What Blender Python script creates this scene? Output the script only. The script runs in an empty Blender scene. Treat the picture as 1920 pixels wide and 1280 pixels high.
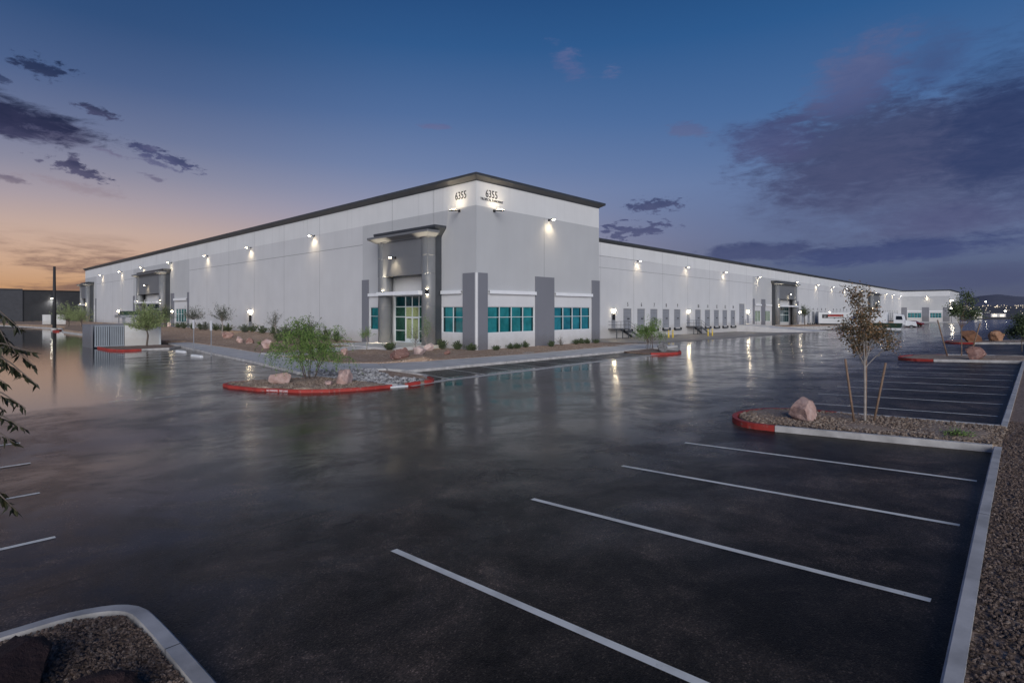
import bpy, bmesh, math, random
import numpy as np
from mathutils import Vector, Matrix
random.seed(7); RNG = np.random.default_rng(11)
C = bpy.context.scene.collection
R = math.radians

# ------------------------------------------------------------------ colours / materials
def lin(r, g, b):
    def f(v):
        v /= 255.0
        return v / 12.92 if v <= .04045 else ((v + .055) / 1.055) ** 2.4
    return (f(r), f(g), f(b), 1.0)

class NT:
    """small helper for node trees"""
    def __init__(s, tree): s.t = tree; s.n = tree.nodes; s.l = tree.links
    def node(s, kind, **kw):
        nd = s.n.new(kind)
        for k, v in kw.items(): setattr(nd, k, v)
        return nd
    def put(s, sock, v):
        if isinstance(v, (int, float)): sock.default_value = v
        elif isinstance(v, (tuple, list)): sock.default_value = v
        else: s.l.new(v, sock)
    def m(s, op, a, b=None, c=None, clamp=False):
        nd = s.n.new('ShaderNodeMath'); nd.operation = op; nd.use_clamp = clamp
        s.put(nd.inputs[0], a)
        if b is not None: s.put(nd.inputs[1], b)
        if c is not None: s.put(nd.inputs[2], c)
        return nd.outputs[0]
    def smooth(s, x, lo, hi):
        nd = s.n.new('ShaderNodeMapRange'); nd.interpolation_type = 'SMOOTHSTEP'
        s.put(nd.inputs[0], x); s.put(nd.inputs[1], lo); s.put(nd.inputs[2], hi)
        nd.inputs[3].default_value = 0; nd.inputs[4].default_value = 1
        return nd.outputs[0]
    def mix(s, f, a, b):
        nd = s.n.new('ShaderNodeMix'); nd.data_type = 'RGBA'
        s.put(nd.inputs[0], f); s.put(nd.inputs[6], a); s.put(nd.inputs[7], b)
        return nd.outputs[2]
    def mixf(s, f, a, b):
        nd = s.n.new('ShaderNodeMix'); nd.data_type = 'FLOAT'
        s.put(nd.inputs[0], f); s.put(nd.inputs[2], a); s.put(nd.inputs[3], b)
        return nd.outputs[0]
    def noise(s, vec, scale, detail=4, rough=.55, dist=0.0):
        nd = s.n.new('ShaderNodeTexNoise')
        if vec is not None: s.l.new(vec, nd.inputs['Vector'])
        nd.inputs['Scale'].default_value = scale; nd.inputs['Detail'].default_value = detail
        nd.inputs['Roughness'].default_value = rough; nd.inputs['Distortion'].default_value = dist
        return nd.outputs[0]
    def ramp(s, f, stops, interp='LINEAR'):
        nd = s.n.new('ShaderNodeValToRGB'); nd.color_ramp.interpolation = interp
        e = nd.color_ramp.elements
        while len(e) < len(stops): e.new(0.5)
        for i, (p, c) in enumerate(stops): e[i].position = p; e[i].color = c
        s.put(nd.inputs[0], f)
        return nd.outputs[0]
    def vmul(s, v, k):
        nd = s.n.new('ShaderNodeVectorMath'); nd.operation = 'MULTIPLY'
        s.put(nd.inputs[0], v); nd.inputs[1].default_value = k
        return nd.outputs[0]

def newmat(name):
    m = bpy.data.materials.new(name); m.use_nodes = True
    nt = NT(m.node_tree); b = m.node_tree.nodes['Principled BSDF']
    return m, nt, b

def pos(nt): return nt.node('ShaderNodeNewGeometry').outputs['Position']

def m_plain(name, col, rough=.6, metal=0.0, var=.12, scale=1.2, bump=0.0, bscale=40, spec=.5):
    m, nt, b = newmat(name)
    p = pos(nt)
    n = nt.noise(p, scale, 5)
    lo = tuple(c * (1 - var) for c in col[:3]) + (1,); hi = tuple(min(1, c * (1 + var)) for c in col[:3]) + (1,)
    nt.l.new(nt.ramp(n, [(.3, lo), (.7, hi)]), b.inputs['Base Color'])
    b.inputs['Roughness'].default_value = rough; b.inputs['Metallic'].default_value = metal
    b.inputs['Specular IOR Level'].default_value = spec
    if bump:
        bn = nt.node('ShaderNodeBump'); bn.inputs['Strength'].default_value = bump; bn.inputs['Distance'].default_value = .02
        nt.l.new(nt.noise(p, bscale, 3), bn.inputs['Height']); nt.l.new(bn.outputs[0], b.inputs['Normal'])
    return m

def m_wall(name, col):
    """painted tilt-up concrete: faint vertical weathering and roller marks"""
    m, nt, b = newmat(name)
    p = pos(nt)
    st = nt.noise(nt.vmul(p, (1.1, 1.1, .12)), 1.0, 5, .6)
    bl = nt.noise(p, .35, 4, .5)
    f = nt.m('ADD', nt.m('MULTIPLY', st, .35), nt.m('MULTIPLY', bl, .65))
    lo = tuple(c * .955 for c in col[:3]) + (1,); hi = tuple(min(1, c * 1.03) for c in col[:3]) + (1,)
    sx = nt.node('ShaderNodeSeparateXYZ'); nt.l.new(p, sx.inputs[0]); Z = sx.outputs[2]
    splash = nt.m('MULTIPLY', nt.m('SUBTRACT', 1.0, nt.smooth(nt.m('ADD', Z, nt.m('MULTIPLY', nt.noise(p, 1.3, 6, .65), -1.6)), -.3, .9)), .42)
    run = nt.noise(nt.vmul(p, (2.6, 2.6, .05)), 1.0, 4, .6)
    runs = nt.m('MULTIPLY', nt.m('MULTIPLY', nt.smooth(run, .56, .74), nt.smooth(nt.m('ADD', Z, nt.m('MULTIPLY', bl, 4.0)), 11.0, 16.0)), .30)
    wall = nt.ramp(f, [(.35, lo), (.65, hi)])
    wall = nt.mix(splash, wall, tuple(c * k for c, k in zip(col[:3], (.60, .54, .47))) + (1,))
    wall = nt.mix(runs, wall, tuple(c * .62 for c in col[:3]) + (1,))
    nt.l.new(wall, b.inputs['Base Color'])
    b.inputs['Roughness'].default_value = .75; b.inputs['Specular IOR Level'].default_value = .25
    bn = nt.node('ShaderNodeBump'); bn.inputs['Strength'].default_value = .08; bn.inputs['Distance'].default_value = .01
    nt.l.new(nt.noise(p, 25, 3), bn.inputs['Height']); nt.l.new(bn.outputs[0], b.inputs['Normal'])
    return m

def m_emit(name, col, s):
    m, nt, b = newmat(name)
    b.inputs['Base Color'].default_value = (.8, .8, .8, 1)
    b.inputs['Emission Color'].default_value = col; b.inputs['Emission Strength'].default_value = s
    return m

def m_leaf(name, a, b_, c=None):
    m, nt, b = newmat(name)
    g = nt.node('ShaderNodeNewGeometry')
    rnd = g.outputs['Random Per Island']
    stops = [(0, a), (.6, b_)] + ([(1, c)] if c else [])
    col = nt.ramp(rnd, stops)
    nt.l.new(col, b.inputs['Base Color'])
    b.inputs['Roughness'].default_value = .55; b.inputs['Specular IOR Level'].default_value = .3
    try: b.inputs['Subsurface Weight'].default_value = 0
    except Exception: pass
    return m

def m_gravel(name, stops, scale=26, bump=.9):
    m, nt, b = newmat(name)
    p = pos(nt)
    v = nt.node('ShaderNodeTexVoronoi'); v.inputs['Scale'].default_value = scale; nt.l.new(p, v.inputs['Vector'])
    sep = nt.node('ShaderNodeSeparateColor'); nt.l.new(v.outputs['Color'], sep.inputs[0])
    col = nt.ramp(sep.outputs[0], stops)
    big = nt.noise(p, .9, 5)
    col = nt.mix(nt.smooth(big, .35, .75), col, tuple(c * .95 for c in stops[1][1][:3]) + (1,))
    nt.l.new(col, b.inputs['Base Color']); b.inputs['Roughness'].default_value = .8
    b.inputs['Specular IOR Level'].default_value = .3
    bn = nt.node('ShaderNodeBump'); bn.inputs['Strength'].default_value = bump * .6; bn.inputs['Distance'].default_value = .014
    bn.invert = True
    nt.l.new(v.outputs['Distance'], bn.inputs['Height']); nt.l.new(bn.outputs[0], b.inputs['Normal'])
    return m

def m_stone(name, stops, scale=3.0):
    m, nt, b = newmat(name)
    g = nt.node('ShaderNodeNewGeometry')
    n = nt.noise(g.outputs['Position'], scale, 6, .65)
    isl = nt.m('MULTIPLY', nt.m('SUBTRACT', g.outputs['Random Per Island'], .5), .75)
    nt.l.new(nt.ramp(nt.m('ADD', n, isl), stops), b.inputs['Base Color'])
    b.inputs['Roughness'].default_value = .8; b.inputs['Specular IOR Level'].default_value = .3
    bn = nt.node('ShaderNodeBump'); bn.inputs['Strength'].default_value = .9; bn.inputs['Distance'].default_value = .08
    nt.l.new(nt.noise(g.outputs['Position'], scale * 4, 6, .7), bn.inputs['Height']); nt.l.new(bn.outputs[0], b.inputs['Normal'])
    return m

def m_asphalt():
    m, nt, b = newmat('wet_asphalt')
    p = pos(nt)
    sx = nt.node('ShaderNodeSeparateXYZ'); nt.l.new(p, sx.inputs[0]); X, Y = sx.outputs[0], sx.outputs[1]
    big = nt.noise(p, .16, 5, .6, .6)
    mid = nt.noise(p, .75, 8, .68, .5)
    pat = nt.noise(p, 1.3, 10, .78, .2)
    fine = nt.noise(p, 38, 4, .7)
    gv = nt.node('ShaderNodeTexVoronoi'); gv.inputs['Scale'].default_value = 70; nt.l.new(p, gv.inputs['Vector'])
    gs = nt.node('ShaderNodeSeparateColor'); nt.l.new(gv.outputs['Color'], gs.inputs[0])
    nb = nt.m('SUBTRACT', big, .5); nm = nt.m('SUBTRACT', mid, .5); npt = nt.m('SUBTRACT', pat, .5)
    wob = nt.m('ADD', nt.m('MULTIPLY', nb, 9.0), nt.m('ADD', nt.m('MULTIPLY', nm, 3.0), nt.m('MULTIPLY', npt, 2.0)))
    # standing water in the low left lot
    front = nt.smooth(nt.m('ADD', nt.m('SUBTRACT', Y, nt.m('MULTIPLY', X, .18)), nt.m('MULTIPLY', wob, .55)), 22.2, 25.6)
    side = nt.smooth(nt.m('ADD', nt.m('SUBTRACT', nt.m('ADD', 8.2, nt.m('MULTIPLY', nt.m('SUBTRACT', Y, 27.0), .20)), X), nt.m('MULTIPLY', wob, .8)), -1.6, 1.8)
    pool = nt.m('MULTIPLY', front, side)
    # damp swale along the drive aisle, wet court, dry apron
    band = nt.smooth(nt.m('ADD', Y, nt.m('MULTIPLY', wob, 1.3)), 1.0, 12.0)
    aisle = nt.m('MULTIPLY', nt.smooth(nt.m('ADD', Y, nt.m('MULTIPLY', wob, .6)), 16.5, 20.5), nt.smooth(nt.m('ADD', X, wob), 9.0, 17.0))
    court = nt.m('MULTIPLY', nt.smooth(nt.m('ADD', X, wob), 20, 34), nt.smooth(nt.m('ADD', Y, nt.m('MULTIPLY', wob, 1.2)), 6, 10))
    wet = nt.m('MAXIMUM', nt.mixf(band, .30, .76), nt.m('MULTIPLY', court, .84))
    wet = nt.m('MAXIMUM', wet, nt.m('MULTIPLY', aisle, .94))
    bays = nt.m('MULTIPLY', nt.m('MULTIPLY', nt.smooth(X, 18.3, 19.0), nt.smooth(Y, 22.6, 23.1)), nt.m('SUBTRACT', 1.0, nt.smooth(X, 41, 43)))
    wet = nt.m('MULTIPLY', wet, nt.m('SUBTRACT', 1.0, nt.m('MULTIPLY', bays, .55)))
    scab = nt.smooth(nt.m('ADD', pat, nt.m('MULTIPLY', nb, 1.2)), .36, .68)        # where stones stand proud of the film
    p2 = nt.smooth(nt.noise(p, .42, 11, .76, .5), .40, .60)
    wet = nt.m('MULTIPLY', wet, nt.mixf(scab, 1.0, .90))
    wet = nt.m('MULTIPLY', wet, nt.mixf(p2, 1.04, .74))
    dry = nt.m('MULTIPLY', nt.smooth(nt.m('ADD', X, nt.m('MULTIPLY', wob, 3)), 58, 80), nt.smooth(nt.m('ADD', Y, nt.m('MULTIPLY', wob, .3)), 30.5, 32.5))
    wet = nt.m('MULTIPLY', wet, nt.m('SUBTRACT', 1.0, nt.m('MULTIPLY', dry, .6)))
    wet = nt.m('MAXIMUM', wet, pool)
    rough = nt.ramp(wet, [(0, (.50,) * 3 + (1,)), (.3, (.36,) * 3 + (1,)), (.5, (.22,) * 3 + (1,)), (.78, (.125,) * 3 + (1,)), (1, (.035,) * 3 + (1,))])
    nt.l.new(nt.m('MAXIMUM', rough, .022), b.inputs['Roughness'])
    tone = nt.m('ADD', nt.m('MULTIPLY', mid, .55), nt.m('ADD', nt.m('MULTIPLY', big, .25), nt.m('MULTIPLY', pat, .20)))
    base = nt.ramp(tone, [(.41, (.018, .0155, .0140, 1)), (.47, (.040, .033, .029, 1)), (.53, (.070, .055, .047, 1)), (.595, (.150, .112, .092, 1))])
    ag = nt.ramp(gs.outputs[0], [(0, (.35, .35, .35, 1)), (.55, (.8, .8, .8, 1)), (.86, (1.2, 1.15, 1.1, 1)), (.95, (1.9, 1.8, 1.7, 1)), (1, (3.2, 3.0, 2.9, 1))])
    mul = nt.n.new('ShaderNodeMix'); mul.data_type = 'RGBA'; mul.blend_type = 'MULTIPLY'; mul.inputs[0].default_value = .85
    nt.l.new(base, mul.inputs[6]); nt.l.new(ag, mul.inputs[7]); base = mul.outputs[2]
    # paving seams and old tyre arcs
    def seam(v, at, w): return nt.m('SUBTRACT', 1.0, nt.smooth(nt.m('ABSOLUTE', nt.m('SUBTRACT', nt.m('ADD', v, nt.m('MULTIPLY', npt, .10)), at)), w * .4, w))
    sm = nt.m('MAXIMUM', nt.m('MAXIMUM', seam(Y, 8.35, .035), seam(Y, 15.6, .045)), seam(X, 13.1, .035))
    base = nt.mix(nt.m('MULTIPLY', sm, .75), base, (.006, .006, .006, 1))
    rad = nt.m('SQRT', nt.m('ADD', nt.m('POWER', nt.m('SUBTRACT', X, -6.0), 2.0), nt.m('POWER', nt.m('SUBTRACT', Y, -2.0), 2.0)))
    ty = nt.m('MAXIMUM', seam(rad, 17.0, .22), seam(rad, 18.7, .22))
    base = nt.mix(nt.m('MULTIPLY', ty, nt.m('MULTIPLY', nt.smooth(mid, .40, .62), .5)), base, (.012, .011, .011, 1))
    base = nt.mix(nt.m('MULTIPLY', wet, .42), base, (.015, .0125, .011, 1))
    base = nt.mix(nt.m('MULTIPLY', bays, .7), base, (.010, .010, .0105, 1))
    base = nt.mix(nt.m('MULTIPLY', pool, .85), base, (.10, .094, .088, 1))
    base = nt.mix(nt.m('MULTIPLY', dry, .8), base, (.075, .064, .055, 1))
    nt.l.new(base, b.inputs['Base Color'])
    b.inputs['IOR'].default_value = 1.38
    nt.l.new(nt.ramp(wet, [(0, (.06,) * 3 + (1,)), (.3, (.08,) * 3 + (1,)), (.6, (.13,) * 3 + (1,)), (.85, (.24,) * 3 + (1,)), (1, (.5,) * 3 + (1,))]), b.inputs['Specular IOR Level'])
    bn = nt.node('ShaderNodeBump'); bn.inputs['Distance'].default_value = .008
    nt.l.new(nt.m('MULTIPLY', nt.m('SUBTRACT', 1.0, nt.m('MULTIPLY', nt.smooth(wet, .15, .75), .93)), .6), bn.inputs['Strength'])
    nt.l.new(nt.m('ADD', fine, nt.m('MULTIPLY', gv.outputs['Distance'], -.8)), bn.inputs['Height'])
    b2 = nt.node('ShaderNodeBump'); nt.l.new(nt.m('MULTIPLY', pool, .05), b2.inputs['Strength']); b2.inputs['Distance'].default_value = .02
    nt.l.new(nt.noise(p, 2.2, 5, .65), b2.inputs['Height']); nt.l.new(bn.outputs[0], b2.inputs['Normal'])
    nt.l.new(b2.outputs[0], b.inputs['Normal'])
    return m

M = {}
M['asphalt'] = m_asphalt()
M['white_wall'] = m_wall('white_wall_paint', (.70, .70, .71, 1))
M['light_wall'] = m_wall('light_panel_paint', (.65, .65, .668, 1))
M['grey_wall'] = m_wall('grey_wall_paint', (.60, .60, .618, 1))
M['pod_wall'] = m_wall('office_grey_paint', (.495, .50, .517, 1))
M['pilaster'] = m_wall('pilaster_grey_paint', (.20, .205, .235, 1))
M['header'] = m_wall('portal_grey_paint', (.165, .17, .185, 1))
M['dark'] = m_plain('charcoal_metal', (.048, .053, .062, 1), .5)
M['soffit'] = m_plain('lightened_soffit', (.12, .12, .125, 1), .6, var=.05)  # part of the lamp glow put into a paler cornice underside
M['black'] = m_plain('black_metal', (.012, .012, .013, 1), .5)
M['joint'] = m_plain('panel_joint', (.16, .165, .18, 1), .9)
M['joint_dark'] = m_plain('kerb_joint', (.05, .048, .046, 1), .9)
M['eyebrow'] = m_plain('white_metal', (.82, .83, .86, 1), .45, var=.03)
M['frame'] = m_plain('window_frame_metal', (.66, .70, .72, 1), .4, var=.04)
M['steel'] = m_plain('galvanised_steel', (.45, .46, .48, 1), .4, .6)
M['column'] = m_plain('column_paint', (.185, .19, .20, 1), .42, var=.05)
M['door'] = m_plain('dock_door_paint', (.25, .26, .29, 1), .6, var=.05)
M['rubber'] = m_plain('rubber', (.015, .015, .016, 1), .8)
M['stair'] = m_plain('stair_steel', (.07, .075, .085, 1), .5)
M['yellow'] = m_plain('yellow_paint', (.65, .47, .06, 1), .5)
def m_worn(name, paint, under, thr, sc1=6.0, rough=.6):
    m, nt, b = newmat(name); p = pos(nt)
    n = nt.m('ADD', nt.m('MULTIPLY', nt.noise(p, sc1, 8, .7), .7), nt.m('MULTIPLY', nt.noise(p, sc1 * 9, 4, .7), .3))
    dirt = nt.noise(p, 1.6, 5, .6)
    lo = tuple(c * .78 for c in paint[:3]) + (1,)
    col = nt.mix(nt.smooth(dirt, .42, .66), paint, lo)
    nt.l.new(nt.mix(nt.smooth(n, thr, thr + .07), col, under), b.inputs['Base Color'])
    b.inputs['Roughness'].default_value = rough; b.inputs['Specular IOR Level'].default_value = .25
    return m
M['red'] = m_worn('red_kerb_paint', (.40, .050, .042, 1), (.27, .19, .17, 1), .55)
M['line'] = m_worn('line_paint', (.86, .85, .80, 1), (.10, .09, .085, 1), .60, 8.0, .75)
M['concrete'] = m_plain('concrete', (.47, .455, .45, 1), .7, var=.28, scale=2.2, bump=.1)
M['walk'] = m_plain('sidewalk_concrete', (.56, .55, .545, 1), .6, var=.15, scale=.9, bump=.08)
M['gutter'] = m_plain('gutter_concrete', (.55, .53, .50, 1), .6, var=.2)
M['apron'] = m_plain('dock_apron_concrete', (.27, .245, .22, 1), .55, var=.25, scale=.35)
M['ramp'] = m_plain('ramp_concrete', (.62, .61, .62, 1), .7, var=.08)
M['roof'] = m_plain('roof_membrane', (.5, .5, .5, 1), .9)
tan = [(0, (.17, .12, .09, 1)), (.3, (.33, .245, .185, 1)), (.65, (.44, .335, .26, 1)), (1, (.58, .48, .40, 1))]
M['gravel'] = m_gravel('tan_gravel', tan, 24)
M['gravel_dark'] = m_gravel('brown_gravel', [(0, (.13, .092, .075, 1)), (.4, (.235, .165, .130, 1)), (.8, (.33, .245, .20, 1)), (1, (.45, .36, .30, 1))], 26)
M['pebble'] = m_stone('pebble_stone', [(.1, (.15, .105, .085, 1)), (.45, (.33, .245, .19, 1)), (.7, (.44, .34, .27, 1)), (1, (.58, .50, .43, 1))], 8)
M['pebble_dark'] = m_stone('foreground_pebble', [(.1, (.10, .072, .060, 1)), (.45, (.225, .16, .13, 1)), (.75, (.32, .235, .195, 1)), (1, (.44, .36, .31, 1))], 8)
M['mulch'] = m_gravel('bed_soil', [(0, (.20, .130, .090, 1)), (.4, (.36, .25, .18, 1)), (.8, (.47, .35, .265, 1)), (1, (.60, .49, .40, 1))], 11, .6)
M['riprap'] = m_stone('riprap_stone', [(.1, (.12, .12, .125, 1)), (.4, (.34, .33, .335, 1)), (.7, (.56, .55, .56, 1)), (1, (.74, .73, .74, 1))], 6)
M['boulder'] = m_stone('pink_sandstone', [(.22, (.27, .15, .125, 1)), (.5, (.53, .355, .315, 1)), (.75, (.70, .54, .50, 1))], 2.6)
M['boulder_orange'] = m_stone('orange_sandstone', [(.25, (.20, .10, .06, 1)), (.55, (.36, .20, .125, 1)), (.8, (.48, .31, .21, 1))], 1.6)
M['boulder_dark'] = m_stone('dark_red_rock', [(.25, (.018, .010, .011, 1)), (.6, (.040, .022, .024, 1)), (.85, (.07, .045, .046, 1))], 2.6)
M['bark'] = m_plain('bark', (.30, .27, .25, 1), .9, var=.3, scale=9)
M['bark_dark'] = m_plain('dark_bark', (.12, .095, .08, 1), .9, var=.3, scale=9)
M['wood'] = m_plain('stake_wood', (.20, .13, .09, 1), .85, var=.3, scale=6)
M['desert'] = m_plain('desert_ground', (.10, .085, .07, 1), .95, var=.3, scale=.05)
M['hills'] = m_plain('haze_tinted_hill', (.095, .10, .15, 1), .95, var=.15, scale=.004)  # distance haze put into the hill colour as a blue tint
M['foothill'] = m_plain('valley_ground', (.05, .05, .062, 1), .95, var=.3, scale=.01)
M['sapling_leaf'] = m_leaf('sapling_leaf', (.045, .042, .026, 1), (.150, .118, .075, 1), (.34, .185, .09, 1))
M['willow_leaf'] = m_leaf('feathery_leaf', (.035, .075, .020, 1), (.135, .235, .060, 1), (.30, .40, .12, 1))
M['spray_leaf'] = m_leaf('palo_verde_leaf', (.12, .16, .065, 1), (.27, .34, .14, 1), (.42, .48, .24, 1))
M['grey_leaf'] = m_leaf('grey_green_leaf', (.045, .055, .042, 1), (.095, .11, .085, 1), (.15, .165, .13, 1))
M['shrub_leaf'] = m_leaf('shrub_leaf', (.028, .045, .024, 1), (.075, .105, .050, 1), (.14, .175, .085, 1))
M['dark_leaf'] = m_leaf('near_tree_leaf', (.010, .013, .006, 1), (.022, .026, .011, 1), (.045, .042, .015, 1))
M['white_paint'] = m_plain('white_panel', (.78, .79, .82, 1), .4, var=.03)
M['enclosure'] = m_wall('enclosure_paint', (.66, .665, .67, 1))
M['gate'] = m_plain('gate_steel', (.30, .335, .38, 1), .45, var=.05)
M['gate_dark'] = m_plain('gate_gap', (.07, .08, .10, 1), .6)
M['green'] = m_plain('green_metal', (.022, .05, .032, 1), .5)
M['carred'] = m_plain('car_paint', (.16, .015, .018, 1), .25, var=.02)
M['glassdark'] = m_plain('dark_glass', (.012, .014, .018, 1), .08)
M['text'] = m_plain('letter_black', (.012, .012, .014, 1), .5)
M['lens'] = m_emit('lamp_lens', (1, .82, .54, 1), 75)
M['lens_far'] = m_emit('lamp_lens_far', (1, .93, .78, 1), 40)
M['city'] = m_emit('city_lamp', (1, .80, .52, 1), 1.5)
M['litwall'] = m_emit('lit_bay', (1, .80, .50, 1), .55)
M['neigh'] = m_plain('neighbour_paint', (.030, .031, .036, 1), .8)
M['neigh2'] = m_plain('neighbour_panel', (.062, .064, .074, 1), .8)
M['lobby'] = m_plain('lobby_plaster', (.72, .71, .60, 1), .8, var=.03)
M['lobby_floor'] = m_plain('lobby_tile', (.10, .12, .08, 1), .3)

def m_tealglass(name, a, b_, rough=.05):
    m, nt, b = newmat(name)
    p = pos(nt)
    nt.l.new(nt.ramp(nt.noise(p, .9, 4), [(.35, tuple(c * .72 for c in a[:3]) + (1,)), (.65, b_)]), b.inputs['Base Color'])  # uneven reflections put into the pane colour as noise
    b.inputs['Roughness'].default_value = rough; b.inputs['Coat Weight'].default_value = .4; b.inputs['Coat Roughness'].default_value = .02
    return m
M['teal'] = m_tealglass('teal_glass', (.018, .185, .205, 1), (.026, .235, .265, 1))
M['teal_blue'] = m_tealglass('teal_glass_blue', (.018, .165, .235, 1), (.028, .235, .30, 1))
M['teal_dark'] = m_tealglass('teal_glass_dark', (.006, .045, .055, 1), (.008, .055, .065, 1))
M['green_glass'] = m_tealglass('lit_green_glass', (.10, .17, .05, 1), (.16, .24, .08, 1))
M['green_glass'].node_tree.nodes['Principled BSDF'].inputs['Emission Color'].default_value = (.45, .62, .12, 1)
M['green_glass'].node_tree.nodes['Principled BSDF'].inputs['Emission Strength'].default_value = .10
def m_clear():
    m, nt, b = newmat('door_glass')
    tr = nt.node('ShaderNodeBsdfTransparent'); tr.inputs[0].default_value = (.84, .90, .76, 1)
    gl = nt.node('ShaderNodeBsdfGlossy'); gl.inputs['Roughness'].default_value = .03
    lw = nt.node('ShaderNodeLayerWeight'); fr = nt.m('ADD', nt.m('MULTIPLY', nt.m('POWER', lw.outputs['Facing'], 4.0), .6), .03)
    mx = nt.node('ShaderNodeMixShader'); nt.l.new(fr, mx.inputs[0]); nt.l.new(tr.outputs[0], mx.inputs[1]); nt.l.new(gl.outputs[0], mx.inputs[2])
    nt.l.new(mx.outputs[0], m.node_tree.nodes['Material Output'].inputs[0])
    return m
M['clear'] = m_clear()
M['teal_clear'] = m_clear(); M['teal_clear'].name = 'tinted_door_glass'
M['teal_clear'].node_tree.nodes['Transparent BSDF'].inputs[0].default_value = (.26, .44, .45, 1)

# ------------------------------------------------------------------ mesh helpers
class MB:
    def __init__(s): s.v = []; s.f = []; s.mi = []
    def add(s, vs, fs, mi=0):
        o = len(s.v); s.v += [tuple(v) for v in vs]
        for f in fs: s.f.append(tuple(i + o for i in f)); s.mi.append(mi)
    def hexa(s, p, mi=0):
        """p: 8 corners, bottom 4 then top 4 (same order)"""
        s.add(p, [(3, 2, 1, 0), (4, 5, 6, 7), (0, 1, 5, 4), (1, 2, 6, 5), (2, 3, 7, 6), (3, 0, 4, 7)], mi)
    def box(s, x0, y0, z0, x1, y1, z1, mi=0):
        s.hexa([(x0, y0, z0), (x1, y0, z0), (x1, y1, z0), (x0, y1, z0), (x0, y0, z1), (x1, y0, z1), (x1, y1, z1), (x0, y1, z1)], mi)
    def fbox(s, F, u0, u1, d0, d1, z0, z1, mi=0):
        s.hexa([F(u0, d0, z0), F(u1, d0, z0), F(u1, d1, z0), F(u0, d1, z0), F(u0, d0, z1), F(u1, d0, z1), F(u1, d1, z1), F(u0, d1, z1)], mi)
    def tube(s, pts, rad, n=6, mi=0, cap=True):
        pts = [Vector(p) for p in pts]; o = len(s.v); k = len(pts)
        for i, p in enumerate(pts):
            t = (pts[min(i + 1, k - 1)] - pts[max(i - 1, 0)])
            t = t.normalized() if t.length > 1e-9 else Vector((0, 0, 1))
            a = t.orthogonal().normalized() if abs(t.z) < .99 else Vector((1, 0, 0))
            if abs(t.z) < .99: a = t.cross(Vector((0, 0, 1))).normalized()
            b = t.cross(a).normalized(); r = rad[i] if isinstance(rad, (list, tuple)) else rad
            for j in range(n):
                q = 2 * math.pi * j / n
                s.v.append(tuple(p + a * (r * math.cos(q)) + b * (r * math.sin(q))))
        for i in range(k - 1):
            for j in range(n):
                j2 = (j + 1) % n
                s.f.append((o + i * n + j, o + i * n + j2, o + (i + 1) * n + j2, o + (i + 1) * n + j)); s.mi.append(mi)
        if cap:
            s.f.append(tuple(o + j for j in range(n - 1, -1, -1))); s.mi.append(mi)
            s.f.append(tuple(o + (k - 1) * n + j for j in range(n))); s.mi.append(mi)
    def prism(s, poly, z0, z1, mi=0):
        """poly: list of (x,y) ; z0,z1 numbers or functions of (x,y)"""
        f0 = z0 if callable(z0) else (lambda x, y: z0); f1 = z1 if callable(z1) else (lambda x, y: z1)
        n = len(poly)
        s.add([(x, y, f0(x, y)) for x, y in poly] + [(x, y, f1(x, y)) for x, y in poly],
              [tuple(range(n - 1, -1, -1)), tuple(range(n, 2 * n))] + [(i, (i + 1) % n, n + (i + 1) % n, n + i) for i in range(n)], mi)
    def leaves(s, P, D, L, W, mi=0, fold=.25):
        """numpy arrays: base points P (n,3), directions D, length, width -> folded leaf diamonds"""
        n = len(P)
        if n == 0: return
        D = D / np.maximum(np.linalg.norm(D, axis=1, keepdims=True), 1e-9)
        rnd = RNG.normal(size=(n, 3)); S = np.cross(D, rnd); S /= np.maximum(np.linalg.norm(S, axis=1, keepdims=True), 1e-9)
        N = np.cross(S, D)
        L = np.broadcast_to(np.asarray(L, float), (n,))[:, None]; W = np.broadcast_to(np.asarray(W, float), (n,))[:, None]
        mid = P + D * L * .45 - N * W * fold; tip = P + D * L - N * L * .12
        a = P + D * L * .42 + S * W * .5; b = P + D * L * .42 - S * W * .5
        V = np.stack([P, a, tip, b, mid], 1).reshape(-1, 3)
        o = len(s.v); s.v += list(map(tuple, V))
        for i in range(n):
            q = o + 5 * i
            s.f += [(q, q + 1, q + 4), (q + 1, q + 2, q + 4), (q + 2, q + 3, q + 4), (q + 3, q, q + 4)]; s.mi += [mi] * 4
    def build(s, name, mat, parent=None, world=True, smooth=False, tri=False):
        me = bpy.data.meshes.new(name)
        off = Vector((0, 0, 0))
        if parent is not None and world:
            q = parent
            while q is not None: off = off + q.location; q = q.parent
        vs = s.v if off.length == 0 else [(x - off.x, y - off.y, z - off.z) for x, y, z in s.v]
        me.from_pydata(vs, [], s.f)
        mats = mat if isinstance(mat, (list, tuple)) else [mat]
        for m_ in mats: me.materials.append(m_)
        if len(mats) > 1: me.polygons.foreach_set('material_index', s.mi)
        bm = bmesh.new(); bm.from_mesh(me)
        big = [f for f in bm.faces if len(f.verts) > 4]
        if big: bmesh.ops.triangulate(bm, faces=big)
        bmesh.ops.recalc_face_normals(bm, faces=bm.faces) if not tri else None
        bm.to_mesh(me); bm.free()
        if smooth: me.polygons.foreach_set('use_smooth', [True] * len(me.polygons))
        o = bpy.data.objects.new(name, me); C.objects.link(o)
        if parent is not None: o.parent = parent
        return o

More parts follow.
